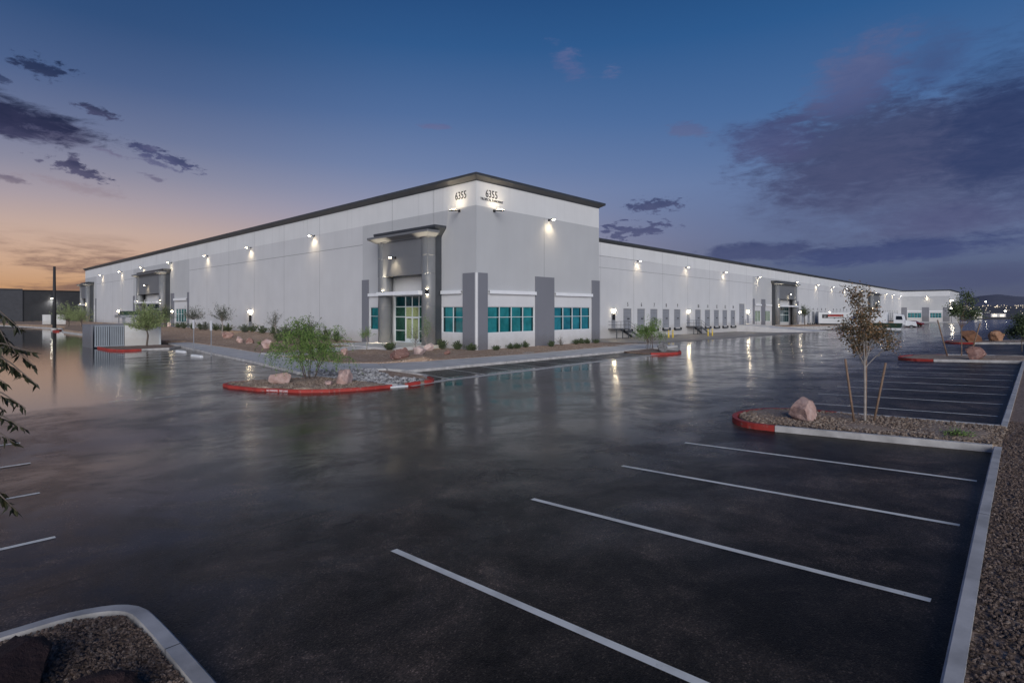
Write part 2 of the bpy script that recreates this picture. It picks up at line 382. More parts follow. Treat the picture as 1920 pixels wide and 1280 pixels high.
def tag(o, label, cat, group=None, kind=None):
    o['label'] = label; o['category'] = cat
    if group: o['group'] = group
    if kind: o['kind'] = kind
    return o
def thing(name, label, cat, loc=(0, 0, 0), group=None, rz=0):
    o = bpy.data.objects.new(name, None); C.objects.link(o); o.location = loc; o.rotation_euler.z = rz
    o.empty_display_size = .3
    return tag(o, label, cat, group)
def struct(o, label, cat): return tag(o, label, cat, None, 'structure')
def copy_tree(o, parent=None):
    c = o.copy(); C.objects.link(c)
    if parent is not None: c.parent = parent
    for ch in list(o.children): copy_tree(ch, c)
    return c
def text_mesh(body, size, extr=.015, sx=.86):
    cu = bpy.data.curves.new('t', 'FONT'); cu.body = body; cu.size = size; cu.extrude = extr; cu.align_x = 'CENTER'
    cu.space_character = 1.0; cu.resolution_u = 3
    ob = bpy.data.objects.new('t', cu); C.objects.link(ob)
    bpy.context.view_layer.update()
    me = bpy.data.meshes.new_from_object(ob.evaluated_get(bpy.context.evaluated_depsgraph_get()))
    vs = [(v.co.x * sx, v.co.y, v.co.z) for v in me.vertices]; fs = [tuple(p.vertices) for p in me.polygons]
    bpy.data.objects.remove(ob); bpy.data.curves.remove(cu); bpy.data.meshes.remove(me)
    return vs, fs
def text_on(F, body, u, z, size, parent, sign=1, name='address_number', mat=None, d=.02, sx=.86, extr=.015):
    vs, fs = text_mesh(body, size, extr, sx); mb = MB()
    mb.add([F(u + sign * x, d + zz, z + y) for x, y, zz in vs], fs)
    return mb.build(name, mat or M['text'], parent)
def spot(name, loc, target, power, angle, parent=None, col=(1, .86, .62), radius=.06, blend=1.0):
    li = bpy.data.lights.new(name, 'SPOT'); li.energy = power; li.spot_size = R(angle); li.spot_blend = blend
    li.color = col; li.shadow_soft_size = radius
    o = bpy.data.objects.new(name, li); C.objects.link(o)
    d = Vector(target) - Vector(loc); o.rotation_euler = d.to_track_quat('-Z', 'Y').to_euler()
    o.location = Vector(loc) - (parent.location if parent else Vector((0, 0, 0)))
    if parent: o.parent = parent
    return o

# ------------------------------------------------------------------ terrain
def sstep(x, a, b):
    t = min(1, max(0, (x - a) / (b - a))); return t * t * (3 - 2 * t)
def zs(x): return -.0052 * (min(x, 330) - 67) if x > 67 else 0.0
def G(x, y):
    z = max(0.0, .611 - .0362 * max(y, -6))
    if z < .12: z = (z + .0) * 1.0
    z += zs(x)
    dip = sstep(x, 46, 58) * sstep(y, 25, 40)
    return z - .45 * dip
def grid(xs, ys, zf, name, mat):
    mb = MB(); n, m = len(xs), len(ys)
    mb.v = [(x, y, zf(x, y)) for y in ys for x in xs]
    mb.f = [(j * n + i, j * n + i + 1, (j + 1) * n + i + 1, (j + 1) * n + i) for j in range(m - 1) for i in range(n - 1)]
    mb.mi = [0] * len(mb.f)
    return mb.build(name, mat, smooth=True)
def lsp(a, b, n): return [a + (b - a) * i / n for i in range(n + 1)]

xs = [-9000, -3000, -800, -300, -120] + lsp(-60, 120, 45) + lsp(130, 420, 29) + [520, 700, 1000, 2000, 4000, 9000]
ys = [-9000, -3000, -800, -300, -100, -40, -20] + lsp(-8, 60, 34) + lsp(66, 260, 20) + [320, 500, 900, 2000, 9000]
struct(grid(xs, ys, lambda x, y: G(x, y) - .08, 'ground', M['desert']), 'bare brown desert ground reaching to the horizon around the lot', 'ground')
struct(grid(lsp(-60, 120, 60) + lsp(126, 420, 49), lsp(.3, 60, 60) + lsp(64, 150, 22), G, 'asphalt_lot', M['asphalt']),
       'dark wet asphalt of the parking lot and truck court, with standing water', 'asphalt')

def ribbon(pts, w, h, name, mat, label, cat, zf=G, side=1, base=-.12, bevel=.02, closed=False):
    """kerb swept along pts (outer/road edge); w to the left of travel when side=1"""
    P = [Vector((x, y)) for x, y in pts]; jset = set()
    if name == 'kerb' and not closed:
        Q = [P[0]]; run = 0.0
        for i in range(1, len(P)):
            run += (P[i] - P[i - 1]).length
            if run > 2.9 and i < len(P) - 1 and (P[i] - P[i - 1]).normalized().dot((P[i + 1] - P[i]).normalized()) > .995 and (P[i + 1] - P[i]).length > .1:
                Q.append(P[i]); jset.add(len(Q) - 1); Q.append(P[i] + (P[i + 1] - P[i]).normalized() * .016); run = 0.0
            else: Q.append(P[i])
        P = Q
    n = len(P); prof = [(0, base), (0.012, h - bevel), (bevel + .012, h), (w, h), (w, base)]
    mb = MB(); k = len(prof); dense = []
    for i in range(n):
        a = (P[i] - P[i - 1]).normalized() if (i > 0 or closed) else (P[1] - P[0]).normalized()
        b = (P[(i + 1) % n] - P[i]).normalized() if (i < n - 1 or closed) else a
        t = (a + b); t = t.normalized() if t.length > 1e-6 else a
        nn = Vector((-t.y, t.x)) * side; c = max(.45, (Vector((-a.y, a.x)) * side).dot(nn))
        for d, z in prof:
            q = P[i] + nn * (d / c); mb.v.append((q.x, q.y, zf(P[i].x, P[i].y) + z))
    for i in range(n - (0 if closed else 1)):
        i2 = (i + 1) % n
        for j in range(k - 1):
            mb.f.append((i * k + j, i * k + j + 1, i2 * k + j + 1, i2 * k + j)); mb.mi.append(1 if i in jset else 0)
    if not closed:
        mb.f.append(tuple(range(k))); mb.f.append(tuple((n - 1) * k + j for j in range(k - 1, -1, -1))); mb.mi += [0, 0]
    o = mb.build(name, [mat, M['joint_dark']])
    return struct(o, label, cat)

def resample(pts, step):
    out = []
    for (a, b) in zip(pts[:-1], pts[1:]):
        L = math.hypot(b[0] - a[0], b[1] - a[1]); n = max(1, int(L / step))
        out += [(a[0] + (b[0] - a[0]) * i / n, a[1] + (b[1] - a[1]) * i / n) for i in range(n)]
    return out + [pts[-1]]
def smooth_poly(pts, it=2, closed=False):
    for _ in range(it):
        q = [] if closed else [pts[0]]
        rng = range(len(pts)) if closed else range(len(pts) - 1)
        for i in rng:
            a, b = pts[i], pts[(i + 1) % len(pts)]
            q += [(a[0] * .75 + b[0] * .25, a[1] * .75 + b[1] * .25), (a[0] * .25 + b[0] * .75, a[1] * .25 + b[1] * .75)]
        if not closed: q.append(pts[-1])
        pts = q
    return pts
def inpoly(x, y, poly):
    r = False; n = len(poly)
    for i in range(n):
        x0, y0 = poly[i]; x1, y1 = poly[i - 1]
        if (y0 > y) != (y1 > y) and x < (x1 - x0) * (y - y0) / (y1 - y0) + x0: r = not r
    return r
def bed(poly, h, name, mat, label, cat, step=.5, bulge=0.0, zf=G, kind='structure', amp=.03):
    """gravel bed: a dense triangulated sheet inside poly with a slightly uneven surface"""
    bm = bmesh.new()
    vs = [bm.verts.new((x, y, 0)) for x, y in resample(list(poly) + [poly[0]], step)[:-1]]
    bm.faces.new(vs)
    bmesh.ops.triangulate(bm, faces=bm.faces)
    xs_ = [p[0] for p in poly]; ys_ = [p[1] for p in poly]
    for ax, lo, hi in ((0, min(xs_), max(xs_)), (1, min(ys_), max(ys_))):
        k = max(1, int((hi - lo) / step))
        for i in range(1, k):
            co = [0, 0, 0]; co[ax] = lo + (hi - lo) * i / k; no = [0, 0, 0]; no[ax] = 1
            bmesh.ops.bisect_plane(bm, geom=bm.verts[:] + bm.edges[:] + bm.faces[:], plane_co=co, plane_no=no)
    me = bpy.data.meshes.new(name)
    for v in bm.verts:
        x, y = v.co.x, v.co.y
        e = 0.0 if v.is_boundary else 1.0
        v.co.z = zf(x, y) + h + e * (bulge + amp * (math.sin(x * 2.3 + y * 1.1) + math.sin(y * 3.1 - x * 1.7)) * .5)
    bmesh.ops.recalc_face_normals(bm, faces=bm.faces)
    if sum(f.normal.z for f in bm.faces) < 0: bmesh.ops.reverse_faces(bm, faces=bm.faces)
    for f in bm.faces: f.smooth = True
    rim = [e for e in bm.edges if e.is_boundary]
    for e in rim: e.smooth = False
    pass                 # skirt, so that the edge of the bed is never a floating sheet
    sk = bmesh.ops.extrude_edge_only(bm, edges=rim)
    for v in sk['geom']:
        if isinstance(v, bmesh.types.BMVert): v.co.z -= .45
    bm.to_mesh(me); bm.free(); me.materials.append(mat)
    o = bpy.data.objects.new(name, me); C.objects.link(o)
    return tag(o, label, cat, None, kind)

# stones scattered as one countless mass -------------------------------------------------
def ico(sub):
    bm = bmesh.new(); bmesh.ops.create_icosphere(bm, subdivisions=sub, radius=1)
    v = np.array([tuple(q.co) for q in bm.verts]); f = np.array([[q.index for q in t.verts] for t in bm.faces]); bm.free()
    return v, f
ICO1 = ico(1)
def stones(name, n, sampler, smin, smax, mat, label, cat, sink=.35):
    V, F = ICO1; nv = len(V)
    P = np.array([sampler() for _ in range(n)])
    S = (RNG.uniform(0, 1, n) ** 1.6 * (smax - smin) + smin)
    A = RNG.uniform(.65, 1.25, (n, 3)); A[:, 2] *= .72
    Q = RNG.normal(size=(n, 4)); Q /= np.linalg.norm(Q, axis=1, keepdims=True)
    w, x, y, z = Q.T
    Rm = np.stack([1 - 2 * (y * y + z * z), 2 * (x * y - z * w), 2 * (x * z + y * w), 2 * (x * y + z * w), 1 - 2 * (x * x + z * z), 2 * (y * z - x * w), 2 * (x * z - y * w), 2 * (y * z + x * w), 1 - 2 * (x * x + y * y)], 1).reshape(n, 3, 3)
    J = 1 + RNG.normal(size=(n, nv, 1)) * .13
    W = (V[None] * J) * A[:, None, :]
    W = np.einsum('nij,nvj->nvi', Rm, W) * S[:, None, None]
    W[:, :, 2] *= .8
    W += P[:, None, :]; W[:, :, 2] += (S * (.5 - sink))[:, None]
    T = (F[None] + (np.arange(n) * nv)[:, None, None]).reshape(-1, 3)
    me = bpy.data.meshes.new(name); me.from_pydata(W.reshape(-1, 3).tolist(), [], T.tolist()); me.materials.append(mat)
    o = bpy.data.objects.new(name, me); C.objects.link(o)
    return tag(o, label, cat, None, 'stuff')
def poly_sampler(poly, h, zf=G):
    xs_ = [p[0] for p in poly]; ys_ = [p[1] for p in poly]
    def f():
        while True:
            x = random.uniform(min(xs_), max(xs_)); y = random.uniform(min(ys_), max(ys_))
            if inpoly(x, y, poly): return (x, y, zf(x, y) + h)
    return f

# ---- right-hand gravel strip and its kerbs
KY = [(2.0, .50), (5.2, .57), (10.0, .665), (15.2, .745)]
ribbon(resample(KY, 2.5), .145, .15, 'kerb', M['concrete'], 'long pale concrete kerb between the near bays and the gravel strip', 'kerb', side=-1)
ribbon(resample([(18.0, .76), (30, .79), (42.6, .82)], 4), .145, .15, 'kerb', M['concrete'], 'pale concrete kerb beyond the sapling island, edging the second row of bays', 'kerb', side=-1)
ribbon(resample([(47.4, .85), (72, .95)], 4), .145, .15, 'kerb', M['concrete'], 'far stretch of concrete kerb past the second island', 'kerb', side=-1)
strip = [(-2, -14), (130, -14), (130, .9), (78, .82), (42.7, .68), (15.2, .61), (5.2, .43), (2.0, .36), (-2, .36)]
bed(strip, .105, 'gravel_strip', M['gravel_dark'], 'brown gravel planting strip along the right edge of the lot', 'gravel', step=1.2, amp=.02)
nearstrip = [(3.6, .37), (5.2, .42), (15.2, .60), (19, .62), (19, -1.6), (3.6, -1.2)]
def near_bias():
    f = poly_sampler(nearstrip, .122)
    def g():
        while True:
            p = f()
            if random.random() < min(1, 8.0 / max(1, p[0])) and p[1] > -.08 * p[0] - .25: return p
    return g
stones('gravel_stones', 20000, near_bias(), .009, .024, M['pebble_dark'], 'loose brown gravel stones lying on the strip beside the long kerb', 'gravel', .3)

# ---- near-left island
IL = smooth_poly([(-7, 7.45), (-3, 7.3), (.54, 7.12), (1.16, 7.10), (1.62, 6.78), (1.66, 6.1), (1.66, 4.7), (1.66, 1.2)], 2)
ribbon(IL, .15, .15, 'kerb', M['concrete'], 'rounded pale kerb around the dark gravel island at the bottom left', 'kerb', side=-1)
ILin = [(-7, 7.30), (.5, 6.97), (1.1, 6.93), (1.45, 6.68), (1.51, 6.1), (1.51, 1.2), (-7, 1.2)]
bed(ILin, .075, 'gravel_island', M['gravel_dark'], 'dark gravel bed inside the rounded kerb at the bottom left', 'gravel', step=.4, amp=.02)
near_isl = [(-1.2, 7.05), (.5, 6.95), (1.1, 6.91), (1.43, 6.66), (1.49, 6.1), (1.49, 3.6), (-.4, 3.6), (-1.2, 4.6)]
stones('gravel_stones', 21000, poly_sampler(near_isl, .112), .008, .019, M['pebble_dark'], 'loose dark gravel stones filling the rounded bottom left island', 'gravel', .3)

# ---- sapling peninsula and the ones beyond
def peninsula(out, red0, red1, nm):
    a = out[:red0 + 1]; b = out[red0:red1 + 1]; c = out[red1:]
    ribbon(resample(a, 3), .15, .15, 'kerb', M['concrete'], 'pale kerb on the near side of the ' + nm, 'kerb', side=1)
    ribbon(b, .15, .152, 'red_kerb', M['red'], 'red painted kerb around the rounded tip of the ' + nm, 'kerb', side=1)
    ribbon(resample(c, 3), .15, .15, 'kerb', M['concrete'], 'pale kerb on the far side of the ' + nm, 'kerb', side=1)
    cx = sum(p[0] for p in out) / len(out); cy = sum(p[1] for p in out) / len(out)
    inn = [(cx + (x - cx) * .95, cy + (y - cy) * .975) for x, y in out]
    inn[0] = (out[0][0] + .13, .62); inn[-1] = (out[-1][0] - .13, .62)
    bed(inn, .11, 'gravel_island', M['gravel'], 'tan gravel bed of the ' + nm, 'gravel', step=.5, bulge=.05)
    return inn
tip1 = smooth_poly([(15.20, 4.97), (15.25, 5.75), (15.9, 6.28), (16.7, 6.45), (17.7, 6.2), (18.2, 5.3), (18.14, 4.3)], 2)
P1 = [(15.42, .76), (15.30, 2.84)] + tip1 + [(18.1, 2.6), (18.02, .76)]
in1 = peninsula(P1, 2, 2 + len(tip1) - 1, 'sapling island')
stones('gravel_stones', 5000, poly_sampler(in1, .15), .018, .042, M['pebble'], 'loose tan gravel stones around the staked sapling', 'gravel', .3)
tip2 = smooth_poly([(42.5, 4.8), (42.7, 6.1), (44.3, 6.9), (46.2, 6.6), (47.3, 5.6), (47.4, 4.6)], 2)
peninsula([(42.6, .82)] + tip2 + [(47.4, .82)], 1, len(tip2), 'second island, with the thin far sapling')
tip3 = smooth_poly([(67.5, 4.64), (67.8, 6.3), (70, 7.1), (73, 6.8), (74.5, 5.6), (74.6, 4.6)], 2)
peninsula([(67.6, .95)] + tip3 + [(74.6, .95)], 1, len(tip3), 'third island, with the orange rocks')

# ---- painted bays
def line(mb, x0, y0, x1, y1, w=.1, lift=.004):
    d = Vector((x1 - x0, y1 - y0)); L = d.length; d /= L; nn = Vector((-d.y, d.x)) * w / 2; k = max(1, int(L / 1.0))
    for i in range(k):
        a = Vector((x0, y0)) + d * (L * i / k); b = Vector((x0, y0)) + d * (L * (i + 1) / k)
        mb.add([(p.x, p.y, G(p.x, p.y) + lift) for p in (a - nn, b - nn, b + nn, a + nn)], [(0, 1, 2, 3)])
mb = MB()
for i in range(4): line(mb, 4.30 + 2.743 * i, .82, 4.30 + 2.743 * i, 6.16)
struct(mb.build('bay_lines', M['line']), 'four long white bay lines in the near right parking row', 'markings')
mb = MB()
for i in range(9): line(mb, 20.65 + 2.743 * i, .9, 20.65 + 2.743 * i, 6.16)
struct(mb.build('bay_lines', M['line']), 'row of white bay lines beyond the sapling island', 'markings')
mb = MB()
for i in range(8): line(mb, 48.4 + 2.4 * i, 1.0, 48.4 + 2.4 * i, 6.3)
struct(mb.build('bay_lines', M['line']), 'faint far bay lines between the second and third islands', 'markings')
mb = MB()
for x, y in ((1.42, 10.4), (1.63, 13.6), (1.86, 16.9), (1.97, 19.8)): line(mb, x - 5.6, y + .05, x, y, .11, .022 if 16 < y < 18 else .004)
struct(mb.build('bay_lines', M['line']), 'short white bay lines running off the left edge of the lot', 'markings')
mb = MB()
line(mb, 5.2, 26.2, 6.1, 26.15); line(mb, 6.7, 26.1, 7.6, 26.0)
for i in range(9): line(mb, 9.8 + .2 * i, 34.2 + 2.75 * i, 14.9 + .24 * i, 33.6 + 2.75 * i)
struct(mb.build('bay_lines', M['line']), 'thin bay lines in front of the left walk, half under water', 'markings')
mb = MB()
for i in range(10): line(mb, 19.6 + 2.53 * i, 26.0, 19.0 + 2.62 * i, 22.3, .09)
struct(mb.build('bay_lines', M['line']), 'bay lines of the parking row in front of the corner office windows', 'markings')
mb = MB()
gp = resample([(15.9, 21.55), (18.35, 22.02), (25.7, 22.1), (31.3, 22.4), (41.2, 22.55)], 1.5)
for a, b in zip(gp[:-1], gp[1:]):
    line(mb, a[0], a[1], b[0], b[1], .55, .005)
struct(mb.build('gutter', M['gutter']), 'narrow concrete valley gutter along the front parking row', 'gutter')

# ---- walks
KL = [(14.42, 26.0), (14.66, 30.18), (15.67, 38.96), (16.57, 49.56), (18.36, 66.7)]
ribbon(resample([(15.25, 21.75), (14.42, 26.0)], 1) + resample(KL, 2)[1:], .18, .155, 'kerb', M['concrete'], 'long pale kerb of the left walk beside the flooded bays', 'kerb', side=-1)
walkL = [(14.5, 29.9), (14.84, 30.18), (15.85, 38.96), (16.75, 49.56), (18.54, 66.7), (21.4, 67.6), (20.8, 53.9), (19.8, 43.8), (19.6, 38.2), (19.8, 34.0), (20.7, 31.6), (18.9, 27.8), (17.0, 30.0)]
mb = MB(); mb.prism(walkL, -.1, .15); struct(mb.build('sidewalk', M['walk']), 'grey concrete walk along the left side planting', 'sidewalk')
walkF = [(18.95, 27.75), (19.3, 26.24), (41.5, 25.85), (51, 25.85), (51, 30.5), (43.5, 31), (33.4, 31), (27.9, 31.4), (23.5, 31.8), (20.75, 31.5)]
mb = MB(); mb.prism(walkF, -.1, .152); struct(mb.build('sidewalk', M['walk']), 'grey concrete walk in front of the corner office windows', 'sidewalk')
ribbon(resample([(18.9, 26.12), (41.4, 25.7), (45.5, 25.7)], 2), .16, .16, 'kerb', M['concrete'], 'white kerb of the walk in front of the corner office', 'kerb', side=1)
def zwalk(x, y): return .16 + .34 * sstep(x, 20, 29)
mb = MB()
for a, b in zip(lsp(18.8, 30, 10)[:-1], lsp(18.8, 30, 10)[1:]):
    mb.hexa([(a, 40.4, 0), (b, 40.4, 0), (b, 44.8, 0), (a, 44.8, 0), (a, 40.4, zwalk(a, 0) + .06), (b, 40.4, zwalk(b, 0) + .06), (b, 44.8, zwalk(b, 0) + .06), (a, 44.8, zwalk(a, 0) + .06)])
mb.box(26, 37.8, .2, 31.9, 47, .56)
struct(mb.build('entrance_path', M['walk']), 'concrete path leading up to the corner entrance doors', 'path')

# ---- planting beds by the building
def Bz(x, y):
    e = sstep(x, 19.0, 24) * .12
    m_ = .20 * (math.sin(x * .8 + y * .35) * math.sin(y * .5 - x * .2)) * sstep(x, 20, 23) * (1 - sstep(x, 28, 31))
    far = sstep(y, 46, 70) * sstep(x, 20, 30) * .42
    return .19 + e + max(0, m_) + far
bedL = [(20.7, 30.75), (19.0, 33.0), (18.7, 38.2), (18.85, 43.8), (19.8, 53.9), (20.4, 67.6), (22, 90), (24, 140), (24.5, 200), (31.5, 200), (31.55, 33.75), (49.3, 33.65), (52, 33.6), (52, 29.6), (43.5, 29.75), (33.4, 29.35), (27.9, 29.8), (23.5, 30.05)]
def bz2(x, y):
    fr = .17 + .13 * sstep(y, 29.6, 33) - .3 * sstep(x, 46, 52)
    if y > 33.8: return Bz(x, y)
    k = sstep(x, 27, 32); e = sstep(y, 29.7, 31.6) if x > 23.5 else 1
    return (fr * k + Bz(x, y) * (1 - k)) * e + .172 * (1 - e)
bed(bedL, 0, 'planting_bed', M['mulch'], 'brown gravel planting bed between the walks and the building', 'planting bed', step=.9, zf=bz2, amp=.05)
farL = [(20.4, 67.8), (17.6, 72), (17.2, 118), (21, 142), (10, 215), (60, 215), (60, 200), (24.4, 200), (24, 140), (22, 90)]
bed(farL, .25, 'planting_bed', M['mulch'], 'far brown planting bed at the left end of the long wall', 'planting bed', step=5, zf=lambda x, y: .25 * sstep(y, 70, 130), amp=.05)
ribbon(resample([(17.3, 75), (17.0, 118), (20, 140), (12, 196)], 4), .2, .16, 'kerb', M['concrete'], 'far pale kerb across the flooded lot at the left', 'kerb', side=-1)
ribbon([(16.4, 120), (16.6, 124.5), (18, 128)], .5, .2, 'red_kerb', M['red'], 'short red kerb end far across the flooded lot', 'kerb', side=-1)
mb = MB(); mb.prism([(-60, 150), (8, 150), (14, 190), (-60, 190)], -.05, .03); struct(mb.build('road', M['concrete']), 'pale concrete drive at the far left beyond the water', 'road')

# ---- front island with red kerb, riprap swale
redA = [(14.25, 26.95), (13.4, 27.2), (11.45, 28.0), (10.4, 28.25), (9.88, 27.75), (9.82, 26.9), (10.28, 24.99), (11.32, 23.15), (12.3, 22.32), (13.7, 21.83), (15.05, 21.66)]
ribbon(redA, .14, .135, 'red_kerb', M['red'], 'long red fire lane kerb around the island with the feathery tree', 'kerb', side=1)
bed([(14.3, 26.8), (13.4, 27.05), (11.45, 27.85), (10.45, 28.08), (10.03, 27.7), (9.98, 26.95), (10.42, 25.06), (11.43, 23.27), (12.38, 22.47), (13.73, 21.98), (14.9, 21.83), (14.9, 23.5)], .12, 'gravel_island', M['gravel'],
    'tan gravel bed of the island under the feathery tree', 'gravel', step=.4, bulge=.05)
stones('gravel_stones', 2600, poly_sampler([(14.2, 26.8), (11.45, 27.8), (10.1, 27.6), (10.0, 26.95), (10.42, 25.1), (11.45, 23.3), (12.4, 22.5), (14.8, 21.9)], .17), .02, .045, M['pebble'], 'loose tan gravel stones under the feathery tree', 'gravel')
ribbon([(15.75, 21.5), (16.3, 21.55), (16.62, 21.6)], .15, .16, 'red_kerb', M['red'], 'short red kerb block between the two drain openings', 'kerb', side=1)
redB = smooth_poly([(17.03, 21.67), (17.55, 21.78), (17.95, 22.2), (18.2, 22.9)], 2)
ribbon(redB, .15, .16, 'red_kerb', M['red'], 'red kerb at the right end of the island beside the grey drain stones', 'kerb', side=1)
ribbon([(18.2, 22.9), (18.75, 24.0), (18.98, 26.3)], .15, .15, 'kerb', M['concrete'], 'short pale kerb between the brown island wedge and the front bays', 'kerb', side=1)
mb = MB(); mb.prism([(14.95, 21.62), (15.78, 21.45), (15.78, 22.4), (14.95, 23.4)], -.05, .06); struct(mb.build('drain_slab', M['white_paint']), 'white concrete slab at the mouth of the stone drain', 'drain')
bed([(14.75, 23.2), (15.8, 22.2), (17.2, 21.85), (17.85, 22.3), (18.65, 24.1), (18.85, 27.6), (17.0, 30.1), (14.8, 29.8), (14.6, 26.0)], .06, 'gravel_island', M['mulch'], 'brown gravel wedge beside the grey drain stones', 'gravel', step=.5)
rip = [(14.8, 23.0), (15.1, 22.2), (16.7, 21.75), (17.3, 22.3), (17.0, 24.5), (18.0, 27.4), (18.6, 28.0), (17.0, 29.9), (14.9, 29.6), (14.65, 26.0)]
stones('drain_stones', 1500, poly_sampler(rip, .08), .05, .135, M['riprap'], 'pale grey drain stones piled in the swale behind the red kerb', 'drain stones', .2)
# kerb lettering
def Fk(u, d, z):
    a = Vector((10.28, 24.99)); b = Vector((11.32, 23.15)); t = (b - a).normalized(); nn = Vector((-t.y, t.x)) * -1
    p = a + t * u + nn * (d - .012); return (p.x, p.y, z)
kt = text_on(Fk, 'NO PARKING   FIRE LANE', 1.05, .022, .118, None, 1, 'kerb_lettering', M['white_paint'], d=.012, sx=.78, extr=.004)
tag(kt, 'white NO PARKING FIRE LANE lettering on the red kerb', 'lettering', None, 'structure')
# right end of the front bays
bed([(40.6, 22.75), (42.2, 21.9), (44.6, 22.6), (45.6, 25.6), (41.0, 25.6)], .12, 'gravel_island', M['gravel_dark'], 'small gravel bed under the bush at the end of the front bays', 'gravel', step=.5)
ribbon([(40.4, 22.75), (41.4, 21.85), (42.6, 21.55), (43.6, 21.75), (44.9, 22.5)], .16, .17, 'red_kerb', M['red'], 'red kerb end beside the white boulder and green bush', 'kerb', side=1)
ribbon([(44.9, 22.5), (45.7, 25.7)], .16, .16, 'kerb', M['concrete'], 'short pale kerb behind the bush at the end of the front bays', 'kerb', side=1)

# ---- dock apron
mb = MB()
ap = [(60, 31.9), (78, 30.6), (109, 30.2), (116, 30.9)]
for (a, b) in zip(resample(ap, 6)[:-1], resample(ap, 6)[1:]):
    for k in range(5):
        ya, yb = a[1] + (45.9 - a[1]) * k / 5, a[1] + (45.9 - a[1]) * (k + 1) / 5
        yc, yd = b[1] + (45.9 - b[1]) * k / 5, b[1] + (45.9 - b[1]) * (k + 1) / 5
        mb.add([(a[0], ya, G(a[0], ya) + .012), (b[0], yc, G(b[0], yc) + .012), (b[0], yd, G(b[0], yd) + .012), (a[0], yb, G(a[0], yb) + .012)], [(0, 1, 2, 3)])
struct(mb.build('dock_apron', M['apron']), 'damp tan concrete apron in front of the numbered dock doors', 'apron')
mb = MB()
mb.prism([(115.2, 31), (123.6, 31), (126, 45.95), (116.3, 45.95)], lambda x, y: -1.2, lambda x, y: G(x, 31) + .02 + (0.66 - G(x, 31)) * sstep(y, 29, 44))
struct(mb.build('ramp', M['ramp']), 'pale concrete ramp rising to the grade level door', 'ramp')

# ================================================================== the warehouse
XC, YC, XB, YB, XE = 31.6, 33.7, 49.08, 46.0, 303.0
def FL(u, d, z): return (XC - d, u, z)                      # long left face, u = y
def FR(u, d, z): return (u, YC - d, z)                      # corner office face, u = x
def FD(u, d, z): return (u, YB - d, z + zs(u))              # dock face, u = x
def FE(u, d, z): return (XE - d, u, z + zs(XE))             # far wing facing back along the docks, u = y
def FS(u, d, z): return (u, 28.7 - d, z + zs(XE))           # far wing front, u = x
W = thing('warehouse', 'long grey and white tilt up warehouse with charcoal cornice and lit corner office', 'warehouse', (XC, YC, 0.3))

def wall_piece(F, u0, u1, z0, z1, holes, mat, joints=(), vj=(), depth=.25):
    """wall slab with real openings; joints are thin dark grooves"""
    mb = MB()
    us = sorted(set([u0, u1] + [h[0] for h in holes] + [h[1] for h in holes]))
    if F is FD and not holes: us = lsp(u0, u1, max(1, int((u1 - u0) / 40)))
    zz = sorted(set([z0, z1] + [h[2] for h in holes] + [h[3] for h in holes]))
    for i in range(len(us) - 1):
        for j in range(len(zz) - 1):
            uc, zc = (us[i] + us[i + 1]) / 2, (zz[j] + zz[j + 1]) / 2
            if any(h[0] < uc < h[1] and h[2] < zc < h[3] for h in holes): continue
            mb.add([F(us[i], 0, zz[j]), F(us[i + 1], 0, zz[j]), F(us[i + 1], 0, zz[j + 1]), F(us[i], 0, zz[j + 1])], [(0, 1, 2, 3)])
    for a, b, c, d in holes:
        mb.add([F(a, 0, c), F(b, 0, c), F(b, 0, d), F(a, 0, d), F(a, -depth, c), F(b, -depth, c), F(b, -depth, d), F(a, -depth, d)],
               [(0, 1, 5, 4), (1, 2, 6, 5), (2, 3, 7, 6), (3, 0, 4, 7)])
    for z in joints:
        mb.fbox(F, u0 + .004, u1 - .004, .001, .006, z - .022, z + .022, 1)
    for u in vj:
        mb.fbox(F, u - .016, u + .016, .001, .005, z0 + .01, z1 - .01, 1)
    return mb.build('wall', [mat, M['joint']], W)

winz = (1.65, 3.88)
# -- long left face: band, corner office, blank wall, second office, blank, end office
def vjs(a, b, step): 
    n = int((b - a) / step); return [a + step * (i + 1) for i in range(n) if a + step * (i + 1) < b - .5]
wall_piece(FL, YC, 185.6, 12.17, 14.2, [], M['white_wall'], vj=[39.2, 45.5] + vjs(50.7, 185, 8.9))
wall_piece(FL, YC, 50.7, 4.93, 12.17, [(38.8, 45.3, 4.93, 6.6)], M['pod_wall'], vj=[39.2, 45.5], depth=.35)
wall_piece(FL, YC, 50.7, -.3, 4.93, [(35.28, 38.06) + winz, (46.3, 49.4) + winz, (38.8, 45.3, -.3, 4.93)], M['light_wall'], depth=.35)
wall_piece(FL, 50.7, 103.4, -.3, 12.17, [], M['grey_wall'], joints=(10.25,), vj=vjs(50.7, 103, 8.9))
wall_piece(FL, 103.4, 138, 5.0, 12.17, [], M['pod_wall'])
wall_piece(FL, 103.4, 138, -.3, 5.0, [(105.0, 110.6) + winz, (129.5, 136) + winz], M['light_wall'])
wall_piece(FL, 138, 172.3, -.3, 12.17, [], M['grey_wall'], joints=(10.25,), vj=vjs(138, 172, 8.9))
wall_piece(FL, 172.3, 185.6, 5.0, 12.17, [], M['pod_wall'])
wall_piece(FL, 172.3, 185.6, -.3, 5.0, [], M['light_wall'])
# -- corner office front
w1, w2 = (32.86, 38.82), (41.63, 47.55)
wall_piece(FR, XC, XB, 12.15, 14.2, [], M['white_wall'])
wall_piece(FR, XC, XB, 4.93, 12.15, [], M['pod_wall'], vj=[40.2])
wall_piece(FR, XC, XB, -.6, 4.93, [w1 + winz, w2 + winz], M['light_wall'])
def FQ(u, d, z): return (XB + d, u, z)                       # return of the corner block towards the docks
wall_piece(FQ, YC, YB, -.6, 14.2, [], M['grey_wall'])
